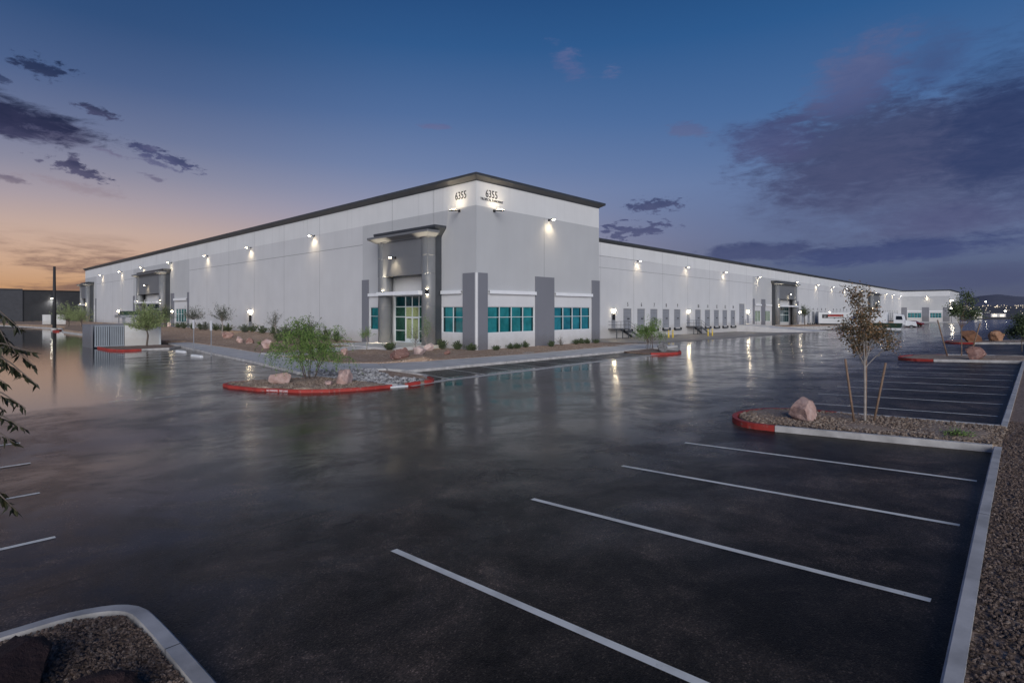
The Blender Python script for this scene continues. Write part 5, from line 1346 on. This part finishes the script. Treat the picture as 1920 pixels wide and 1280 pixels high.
SH1 = 'shrubs along the long left wall'; SH2 = 'shrubs under the corner office windows'; SH3 = 'shrubs by the corner entrance'
wallsh = [(29.5, 101, .8, 1.4), (29.4, 97.5, .9, 1.5), (29.6, 94.5, .8, 1.4), (29.6, 91, .8, 1.4), (29.5, 88.5, .9, 1.5), (29.8, 85.5, .8, 1.3), (29.7, 82.5, .7, 1.2), (29.7, 80.6, .8, 1.3), (29.8, 75.3, .8, 1.3), (29.4, 73.8, .7, 1.2), (29.6, 72.2, .9, 1.4), (29.7, 69.6, .7, 1.3), (29.6, 66.4, .9, 1.4), (29.5, 63.0, 1.0, 1.6), (29.3, 61.4, .8, 1.3), (29.6, 59.9, 1.4, 2.2), (29.4, 57.0, 1.9, 2.6), (29.5, 54.0, 1.1, 1.5), (29.8, 52.2, .8, 1.2)]
for i, (x, y, h, w) in enumerate(wallsh):
    shrub((x - .3, y, bz2(x, y) - .02), h * 1.45, w * 1.5, 'dark green shrub at the foot of the long left wall, %s from the corner office' % (ORD[len(wallsh) - 1 - i]), 60 + i, M['shrub_leaf'] if i not in (4, 9, 15) else M['grey_leaf'], 46 if h > 1 else 34, 18, SH1, .15)
shrub((26.5, 52.6, .45), 1.5, 2.6, 'broad leafy dark shrub showing behind the right side of the feathery tree', 80, M['shrub_leaf'], 44, 22, SH1)
shrub((25.4, 56.5, .45), 1.5, 2.6, 'broad dark shrub showing behind the middle of the feathery tree', 81, M['shrub_leaf'], 44, 22, SH1)
frontsh = [(32.9, 32.7, .42, .8, 'first'), (34.8, 32.9, .5, 1.0, 'second'), (35.7, 33.0, .45, .8, 'third'), (36.8, 33.0, .6, .9, 'fourth'), (39.5, 32.3, .62, .9, 'fifth'), (44.1, 32.9, .55, 1.0, 'seventh'), (45.0, 32.9, .6, 1.0, 'eighth'), (45.9, 32.9, .5, .9, 'ninth'), (47.2, 32.8, .5, .8, 'tenth')]
for i, (x, y, h, w, nm) in enumerate(frontsh):
    shrub((x, y, bz2(x, y) - .02), h, w, 'low dark shrub under the right hand office windows, %s from the corner' % nm, 90 + i, M['shrub_leaf'], 34, 14, SH2, .12)
shrub((41.6, 32.8, .25), .95, 1.4, 'bare twiggy grey shrub in front of the middle pilaster, sixth from the corner', 120, M['grey_leaf'], 26, 5, SH2, .08)
for i, (x, y, h, w, l) in enumerate(((30.6, 36.9, .95, 1.2, 'spiky dark green shrub under the left corner window, nearer the entrance'), (31.0, 35.4, .75, 1.0, 'spiky dark green shrub under the left corner window, nearer the corner'), (31.0, 33.7, .6, .9, 'low dark shrub at the foot of the corner pilaster'), (25.9, 37.6, .7, 1.3, 'low dark green shrub behind the largest pink boulder'))):
    shrub((x, y, bz2(x, y) - .02), h, w, l, 130 + i, M['shrub_leaf'], 40, 16, SH3, .15)
spray((27.6, 36.6, .4), 2.2, 2.1, 'wispy grey and green bush in front of the right entrance column', 140, M['grey_leaf'], 44, .2, None, 'wispy_bush', M['bark'], ll=.13, per=16, up=.75)
spray((29.2, 37.3, .4), 2.9, 1.6, 'taller green bush beside the right entrance column', 141, M['willow_leaf'], 30, .25, None, 'wispy_bush', M['bark'], ll=.12, per=18, up=.9)
shrub((22.6, 54.0, .40), .3, 1.5, 'low green tuft in front of the pink boulders in the left bed', 145, M['willow_leaf'], 30, 10, None, .07, 'tuft')
shrub((16.0, 1.4, G(16, 1.4) + .14), .16, .9, 'small grassy tuft on the gravel near the kerb corner', 146, M['willow_leaf'], 60, 8, None, .05, 'tuft')
for i, (x, y, z) in enumerate(((146.5, 41.5, .4), (166.5, 34.0, -.6))):
    spray((x, y, z - .1), 5.0 if i == 0 else 4.4, 3.4, ('dark green palm like tree beside the dock side entrance columns', 'dark green tree in front of the white trailer logo')[i], 150 + i, M['shrub_leaf'], 60, .4, 'trees along the docks', 'small_tree', M['bark_dark'], per=24)
x, y = at_depth(1916, 40); sapling((x, y, G(x, max(y, -5)) + .15), 2.7, 'dark leafy tree on the gravel strip at the right edge', 33, M['shrub_leaf'], cw=1.3, nleaf=80, crown0=.22, name='roadside_tree', bark=M['bark_dark'])
# -- near tree whose drooping leaves hang into the left edge
rs = random.Random(99); r = thing('overhanging_tree', 'dark leafed tree whose drooping sprays hang in at the left edge', 'tree', (-1.3, 4.2, .7)); tr = MB(); lv = MB()
tr.tube([(-1.3, 4.2, .5), (-1.25, 4.22, 1.6), (-1.1, 4.2, 2.6), (-.9, 4.25, 3.5)], [.09, .075, .06, .03], 10)
def pt(px, py, dep):
    c_, s_ = math.cos(R(43.236)), math.sin(R(43.236)); t = (px - 960) / 1057.7
    return Vector((dep * (c_ + t * s_), dep * (s_ - t * c_), 3.5 + (583 - py) * dep / 1057.7))
twigs = [((-150, 560), (-40, 560), (40, 618), 3.7), ((-150, 600), (-30, 610), (68, 690), 3.6), ((-150, 600), (-30, 650), (70, 722), 3.55), ((-120, 640), (-30, 640), (30, 700), 3.7), ((-150, 600), (-50, 660), (45, 700), 3.8),
         ((-140, 640), (-40, 700), (10, 718), 3.6), ((-120, 700), (-40, 720), (48, 765), 3.5), ((-120, 720), (-50, 760), (50, 805), 3.5), ((-120, 760), (-50, 790), (28, 830), 3.55), ((-150, 620), (-60, 610), (20, 640), 3.9),
         ((-140, 600), (-50, 640), (62, 660), 3.45), ((-110, 860), (-40, 900), (32, 958), 3.3), ((-110, 900), (-50, 920), (10, 925), 3.35), ((-130, 560), (-20, 590), (22, 660), 3.6), ((-100, 700), (-40, 735), (8, 770), 3.5)]
for a, b, e, dep in twigs:
    A, B, E_ = pt(*a, dep + .25), pt(*b, dep), pt(*e, dep - .05)
    tr.tube([(-1.15, 4.2, A.z * .5 + 1.2), A, B, (B + E_) / 2 + Vector((0, 0, .02)), E_], [.02, .012, .006, .004, .002], 5)
    n = 24
    for k in range(n):
        t = .18 + .82 * k / n; P_ = (B * (1 - t) + E_ * t) if t > 0 else A
        side = Vector((rs.gauss(0, .6), rs.gauss(0, .6), -.75)); dd = (E_ - B).normalized() * .7 + side
        L = rs.uniform(.042, .072); lv.leaves(np.array([P_]), np.array([dd]), L, L * .36)
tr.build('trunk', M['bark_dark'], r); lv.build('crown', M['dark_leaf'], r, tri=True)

# ================================================================== distance
mb = MB()
xs_ = []; NA = 90
def ridge(a): return 92 + 44 * math.exp(-((a - 3.0) / 2.6) ** 2) + 12 * math.sin(a * .9) + 8 * math.sin(a * 2.3 + 1) + 5 * math.sin(a * 6.1)
for i in range(NA + 1):
    a = -45 + i * 95 / NA
    for d, h in ((5200, -20), (5900, .45), (6500, 1.0), (7200, .7), (8200, -20)):
        hh = h if h == -20 else ridge(a) * h * (1 if h == 1 else 1 + .12 * math.sin(a * 3 + d))
        mb.v.append((d * math.cos(R(a)), d * math.sin(R(a)), hh))
for i in range(NA):
    for j in range(4): mb.f.append((i * 5 + j, i * 5 + j + 1, (i + 1) * 5 + j + 1, (i + 1) * 5 + j)); mb.mi.append(0)
struct(mb.build('hills', M['hills'], smooth=True), 'low blue mountains on the right hand horizon', 'hills')
def valley(d): return -1.7 + max(0, d - 600) * .0088
mb = MB()
for i in range(41):
    a = -40 + i * 2
    for d in (420, 600, 1500, 3000, 5400): mb.v.append((d * math.cos(R(a)), d * math.sin(R(a)), valley(d) if d > 420 else -1.9))
for i in range(40):
    for j in range(4): mb.f.append((i * 5 + j, i * 5 + j + 1, (i + 1) * 5 + j + 1, (i + 1) * 5 + j)); mb.mi.append(0)
struct(mb.build('terrain', M['foothill'], smooth=True), 'dark valley floor rising towards the mountains', 'terrain')
mb = MB(); OV = [Vector(v) for v in ((1, 0, 0), (-1, 0, 0), (0, 1, 0), (0, -1, 0), (0, 0, 1), (0, 0, -1))]; OF = [(0, 2, 4), (2, 1, 4), (1, 3, 4), (3, 0, 4), (2, 0, 5), (1, 2, 5), (3, 1, 5), (0, 3, 5)]
for i in range(650):
    a = random.uniform(-30, 6.6); d = 500 * (8.5 ** random.uniform(0, 1)); k = d / 1057 * random.choice((.25, .35, .4, .5, .7))
    p = Vector((d * math.cos(R(a)), d * math.sin(R(a)), valley(d) + random.uniform(2, 7) + k))
    mb.add([p + v * k for v in OV], OF)
tag(mb.build('city_lights', M['city']), 'scattered warm town lights across the dark valley at the right', 'town lights', None, 'stuff')
def far_shed(px0, px1, dep, h, label, lit=True):
    x0, y0 = at_depth(px0, dep); x1, y1 = at_depth(px1, dep); z = -1.9
    r = thing('distant_shed', label, 'building', ((x0 + x1) / 2, (y0 + y1) / 2, z), 'lit sheds far beyond the lot')
    dx, dy = x1 - x0, y1 - y0; L = math.hypot(dx, dy); ux, uy = dx / L, dy / L; nx, ny = -uy, ux
    if nx * x0 + ny * y0 < 0: nx, ny = -nx, -ny
    P = lambda a, d: (x0 + ux * a + nx * d, y0 + uy * a + ny * d)
    m = MB(); m.prism([P(0, 0), P(L, 0), P(L, 25), P(0, 25)], z, z + h); m.build('wall', M['light_wall'], r)
    m = MB(); m.prism([P(-.5, -.6), P(L + .5, -.6), P(L + .5, 25.5), P(-.5, 25.5)], z + h, z + h + .4); m.build('roof', M['dark'], r)
    n = max(2, int(L / 6))
    for i in range(n):
        a = L * (i + .2) / n; b = L * (i + .8) / n
        m = MB(); m.prism([P(a, -.06), P(b, -.06), P(b, -.003), P(a, -.003)], z + .6, z + h * .8); m.build('lit_bay', M['litwall'], r)
far_shed(1826, 1842, 400, 4.6, 'pale lit shed directly right of the thin far young tree')
far_shed(1846, 1856, 520, 4.2, 'small lit shed between the two wider far sheds')
far_shed(1858, 1886, 470, 3.4, 'wide low lit shed at the right of the far group')
def lamp_post(px, py, dep, label, s, gz=-1.6):
    x, y = at_depth(px, dep); z = 3.5 + (583 - py) * dep / 1057.7
    r = thing('lamp_post', label, 'lamp post', (x, y, gz))
    m = MB(); m.tube([(x, y, gz - .2), (x, y, z + .1)], [.12 * s, .07 * s], 8); m.build('pole', M['dark'], r)
    m = MB(); m.box(x - .5 * s, y - .3 * s, z + .1, x + .5 * s, y + .3 * s, z + .1 + .2 * s); ho = m.build('lamp_head', M['dark'], r)
    m = MB(); m.tube([(x - .02, y, z - .3 * s), (x - .02, y, z - .2 * s), (x, y, z + .05)], [.15 * s, .34 * s, .4 * s], 10); m.build('lens', M['lens_far'], ho)
lamp_post(1783.5, 577, 236, 'glaring lamp post at the right end of the far wing', 1.15)
lamp_post(1848.5, 565.5, 380, 'tall thin lamp post against the mountains', 1.0, -1.9)
lamp_post(1885, 582.5, 600, 'bright twin lamp post among the town lights', 1.9, -1.7)
spot('flood', FS(304.6, 1.2, 9.2), FS(304.6, -.2, 2), 300, 130, W)
m = MB(); m.fbox(FS, 304.2, 305, .004, .8, 9.3, 9.5); fo = m.build('door_lamp', M['black'], W); m = MB(); m.fbox(FS, 304.25, 304.95, .1, .85, 9.15, 9.295); m.build('lens', M['lens'], fo)

# ================================================================== light and sky
SUN_AZ, SUN_EL = 230.0, 13.0
sl = bpy.data.lights.new('wall_fill_sun', 'SUN'); sl.energy = 3.05; sl.angle = R(50); sl.color = (1.0, .975, .945)  # broad soft sun added behind the camera to brighten the walls
so = bpy.data.objects.new('wall_fill_sun', sl); C.objects.link(so)
tv = Vector((math.cos(R(SUN_AZ)) * math.cos(R(SUN_EL)), math.sin(R(SUN_AZ)) * math.cos(R(SUN_EL)), math.sin(R(SUN_EL))))
so.rotation_euler = tv.to_track_quat('Z', 'Y').to_euler(); so.location = tv * 60

w = bpy.data.worlds.new('World'); bpy.context.scene.world = w; w.use_nodes = True
nt = NT(w.node_tree); bg = w.node_tree.nodes['Background']
D = nt.node('ShaderNodeTexCoord').outputs['Generated']
sp = nt.node('ShaderNodeSeparateXYZ'); nt.l.new(D, sp.inputs[0])
el = nt.m('MULTIPLY', nt.m('ARCSINE', sp.outputs[2]), 180 / math.pi)
az = nt.m('MULTIPLY', nt.m('ARCTAN2', sp.outputs[1], sp.outputs[0]), 180 / math.pi)
e01 = nt.m('DIVIDE', el, 90.0, clamp=True)
def rampe(st): return nt.ramp(e01, [(e / 90.0, lin(*c)) for e, c in st])
cool = rampe([(0, (92, 94, 112)), (2.5, (84, 94, 122)), (7, (98, 112, 148)), (12, (100, 122, 164)), (18, (74, 108, 157)), (25, (46, 90, 142)), (32, (28, 70, 120)), (45, (16, 48, 94)), (90, (11, 33, 70))])
midc = rampe([(0, (182, 152, 142)), (4, (178, 158, 156)), (7, (164, 156, 170)), (10, (144, 148, 174)), (14, (112, 130, 168)), (19, (82, 110, 156)), (25, (50, 90, 140)), (32, (30, 68, 118)), (45, (15, 46, 94)), (90, (10, 32, 70))])
warm = rampe([(0, (150, 108, 80)), (1.6, (194, 148, 108)), (3.5, (204, 166, 138)), (6.5, (196, 170, 158)), (9, (168, 156, 164)), (11.5, (138, 138, 158)), (14.5, (108, 118, 150)), (18.5, (76, 97, 138)), (23, (50, 80, 124)), (30, (32, 66, 112)), (45, (14, 44, 90)), (90, (10, 32, 70))])
dz = nt.m('ABSOLUTE', nt.m('SUBTRACT', az, 92.0))
f1 = nt.smooth(dz, 44, 12); f2 = nt.smooth(dz, 90, 34)
f1 = nt.m('SUBTRACT', 1.0, nt.smooth(dz, 10, 42)); f2 = nt.m('SUBTRACT', 1.0, nt.smooth(dz, 30, 78))
sky = nt.mix(f1, nt.mix(f2, cool, midc), warm)
# noise fields shared by the clouds
Dn = nt.vmul(D, (1, 1, 2.4))
nA = nt.noise(Dn, 9.0, 7, .58, .25); nB = nt.noise(nt.vmul(D, (1, 1, 3.6)), 30.0, 9, .68, .5); nC = nt.noise(nt.vmul(D, (1, 1, 7.0)), 7.0, 6, .6, .5)
nD = nt.m('SUBTRACT', nt.noise(nt.vmul(D, (1, 1, 2.2)), 62.0, 8, .66, .4), .5)
na = nt.m('SUBTRACT', nA, .5); nb = nt.m('SUBTRACT', nB, .5); nc = nt.m('SUBTRACT', nC, .5)
# thin sunset streaks low at the left
stk = nt.m('MULTIPLY', nt.smooth(nt.m('ADD', nC, nt.m('MULTIPLY', nb, .25)), .42, .62), nt.m('MULTIPLY', f1, nt.m('SUBTRACT', 1.0, nt.smooth(el, 3.6, 7.0))))
sky = nt.mix(nt.m('MULTIPLY', stk, .80), sky, lin(112, 88, 86))
def pxdir(px, py):
    t = (px - 960) / 1057.7
    return 43.236 - math.degrees(math.atan(t)), math.degrees(math.atan((583 - py) / 1057.7 / math.sqrt(1 + t * t)))
def cloud(sky, px, py, rx_, ry_, dark, light, op=1.0, tilt=0.0, amp=1.5, n=None, soft=.35, bias=0.0, namp2=1.25, fine=0.0):
    a0, e0 = pxdir(px, py); a1, _ = pxdir(px + rx_, py); _, e1 = pxdir(px, py - ry_)
    ra = abs(a1 - a0); re = abs(e1 - e0)
    da = nt.m('SUBTRACT', az, a0); de = nt.m('SUBTRACT', el, e0)
    if tilt: de = nt.m('ADD', de, nt.m('MULTIPLY', da, -tilt))       # falls towards the right when tilt > 0
    q = nt.m('SQRT', nt.m('ADD', nt.m('POWER', nt.m('ABSOLUTE', nt.m('DIVIDE', da, ra)), 2.0), nt.m('POWER', nt.m('ABSOLUTE', nt.m('DIVIDE', de, re)), 2.0)))
    m_ = nt.m('ADD', nt.m('SUBTRACT', 1.0 + bias, q), nt.m('ADD', nt.m('MULTIPLY', n or na, amp * 2), nt.m('MULTIPLY', nb, namp2 * 2)))
    if fine: m_ = nt.m('ADD', m_, nt.m('MULTIPLY', nD, fine * 2))
    dens = nt.smooth(m_, 0.0, soft)
    shade = nt.smooth(nt.m('ADD', nt.m('MULTIPLY', de, .5 / re), nt.m('MULTIPLY', nb, 1.6)), -.7, 1.1)
    return nt.mix(nt.m('MULTIPLY', dens, op), sky, nt.mix(shade, light, dark))
dk, dk2 = lin(26, 38, 66), lin(74, 74, 100)
mv, mv2 = lin(56, 70, 112), lin(72, 76, 112)
# right: big mauve bank, its tower, the long low band
sky = cloud(sky, 1740, 330, 480, 150, lin(66, 78, 112), lin(84, 88, 120), .85, 0, .6, soft=1.0, bias=.25, namp2=.4)
sky = cloud(sky, 1680, 268, 370, 112, lin(52, 66, 102), lin(76, 82, 116), .92, 0, .8, soft=.7, bias=.15, namp2=.6)
sky = cloud(sky, 1890, 240, 230, 200, lin(38, 56, 96), lin(56, 68, 106), .9, 0, .6, soft=.9, bias=.1, namp2=.4)
sky = cloud(sky, 1610, 140, 140, 105, lin(98, 104, 142), lin(78, 88, 130), .82, -.35, .9, soft=.8, namp2=.5)
sky = cloud(sky, 1760, 120, 140, 100, lin(72, 88, 130), lin(60, 76, 120), .7, -.2, .9, soft=.9, namp2=.4)
sky = cloud(sky, 1440, 268, 120, 52, lin(62, 74, 116), lin(82, 86, 124), .85, .05, .8, soft=.7, namp2=.5)
sky = cloud(sky, 1780, 410, 300, 55, lin(78, 84, 122), lin(86, 90, 126), .65, 0, .6, soft=1.0, namp2=.3)
sky = cloud(sky, 1690, 470, 370, 28, lin(56, 68, 110), lin(72, 82, 122), .92, -.06, .7, nc, .6, namp2=.5)
sky = cloud(sky, 1420, 470, 130, 22, lin(56, 66, 106), lin(76, 84, 120), .88, 0, .8, soft=.5, namp2=.5)
sky = cloud(sky, 1860, 520, 280, 40, lin(74, 80, 114), lin(78, 84, 116), .7, 0, .7, nc, .9, namp2=.3)
sky = cloud(sky, 1062, 108, 52, 36, lin(104, 110, 152), lin(90, 100, 146), .6, .5, 1.2, soft=.9)
sky = cloud(sky, 1145, 134, 22, 18, lin(104, 112, 154), lin(92, 104, 148), .6, 0, 1.2, soft=.9)
sky = cloud(sky, 1295, 245, 38, 16, lin(84, 94, 138), lin(100, 104, 140), .6, .2, 1.2, soft=.8)
sky = cloud(sky, 1225, 386, 66, 15, lin(54, 66, 104), lin(80, 86, 120), .95, 0, .5, soft=.6, namp2=.7, fine=1.5)
sky = cloud(sky, 1190, 432, 95, 26, lin(62, 70, 108), lin(84, 88, 122), .9, 0, 1.0, nt.m('SUBTRACT', nt.noise(Dn, 46, 4, .55), .5), .3, -.35, 1.0)
sky = cloud(sky, 812, 237, 44, 9, lin(88, 98, 142), lin(104, 110, 150), .8, 0, 1.0, soft=.5)
# left: dark cumulus against the afterglow
sky = cloud(sky, 60, 236, 150, 40, lin(60, 62, 92), lin(96, 92, 118), .85, .12, .7, soft=.9, namp2=.4)
sky = cloud(sky, -70, 196, 300, 56, lin(24, 36, 62), lin(52, 54, 84), .97, .10, .45, soft=.55, namp2=.75)
sky = cloud(sky, 20, 246, 120, 13, lin(36, 44, 72), lin(70, 70, 100), .9, .05, .5, nc, .6, namp2=.6)
sky = cloud(sky, 182, 211, 44, 10, lin(40, 48, 78), lin(72, 74, 106), .92, .20, .6, soft=.7, namp2=.9, fine=1.6)
sky = cloud(sky, 80, 130, 56, 22, lin(28, 44, 78), lin(50, 60, 92), .96, .05, .6, soft=.6, namp2=1.0, fine=1.5)
sky = cloud(sky, 5, 148, 30, 10, lin(40, 56, 92), lin(60, 70, 102), .85, 0, .5, soft=.7, namp2=.8, fine=1.6)
sky = cloud(sky, 100, 250, 62, 9, lin(62, 66, 98), lin(90, 90, 118), .85, .12, .5, nc, .8, namp2=.8, fine=1.6)
sky = cloud(sky, 135, 298, 18, 12, lin(62, 64, 94), lin(86, 84, 112), .9, -.3, .4, soft=.7, namp2=.6, fine=1.6)
sky = cloud(sky, 145, 318, 66, 14, lin(52, 56, 86), lin(88, 86, 114), .96, .26, .5, soft=.6, namp2=.8, fine=1.7)
sky = cloud(sky, 312, 296, 72, 12, lin(48, 58, 94), lin(82, 86, 122), .96, .27, .5, soft=.6, namp2=.8, fine=1.7)
sky = cloud(sky, 300, 308, 40, 7, lin(80, 84, 120), lin(96, 98, 132), .8, .3, .5, soft=.7, namp2=.8, fine=1.6)
sky = cloud(sky, 284, 278, 18, 7, lin(66, 72, 108), lin(92, 94, 128), .85, .1, .4, soft=.7, namp2=.6, fine=1.6)
sky = cloud(sky, 210, 288, 40, 6, lin(100, 100, 130), lin(112, 108, 136), .75, .2, .5, soft=.8, namp2=.8, fine=1.6)
sky = cloud(sky, 290, 334, 28, 6, lin(94, 92, 122), lin(112, 108, 132), .8, .2, .5, soft=.8, namp2=.7, fine=1.6)
sky = cloud(sky, 12, 334, 50, 8, lin(96, 88, 112), lin(124, 114, 128), .8, .2, .5, nc, .9, namp2=.7, fine=1.5)
sky = cloud(sky, 150, 352, 120, 14, lin(132, 118, 134), lin(150, 134, 142), .5, .15, .6, nc, 1.0, namp2=.8, fine=1.0)
# the ground hides the lower half; keep it dim
low = nt.smooth(el, -1.5, -.2)
sky = nt.mix(low, lin(40, 42, 52), sky)
nt.l.new(sky, bg.inputs[0]); bg.inputs[1].default_value = 1.0

# ================================================================== camera
cam = bpy.data.cameras.new('camera'); co = bpy.data.objects.new('camera', cam); C.objects.link(co)
co.location = (0, 0, 3.5); co.rotation_euler = (R(90), 0, R(43.236 - 90))
cam.sensor_width = 36; cam.lens = 1057.7 / 1920 * 36; cam.shift_y = -57 / 1920; cam.clip_start = .05; cam.clip_end = 20000
sc = bpy.context.scene; sc.camera = co
sc.view_settings.view_transform = 'Standard'; sc.view_settings.look = 'None'; sc.view_settings.exposure = 0; sc.view_settings.gamma = 1
sc.cycles.max_bounces = 5; sc.cycles.diffuse_bounces = 2; sc.cycles.glossy_bounces = 3; sc.cycles.transparent_max_bounces = 8
sc.cycles.sample_clamp_indirect = 8; sc.cycles.use_denoising = True
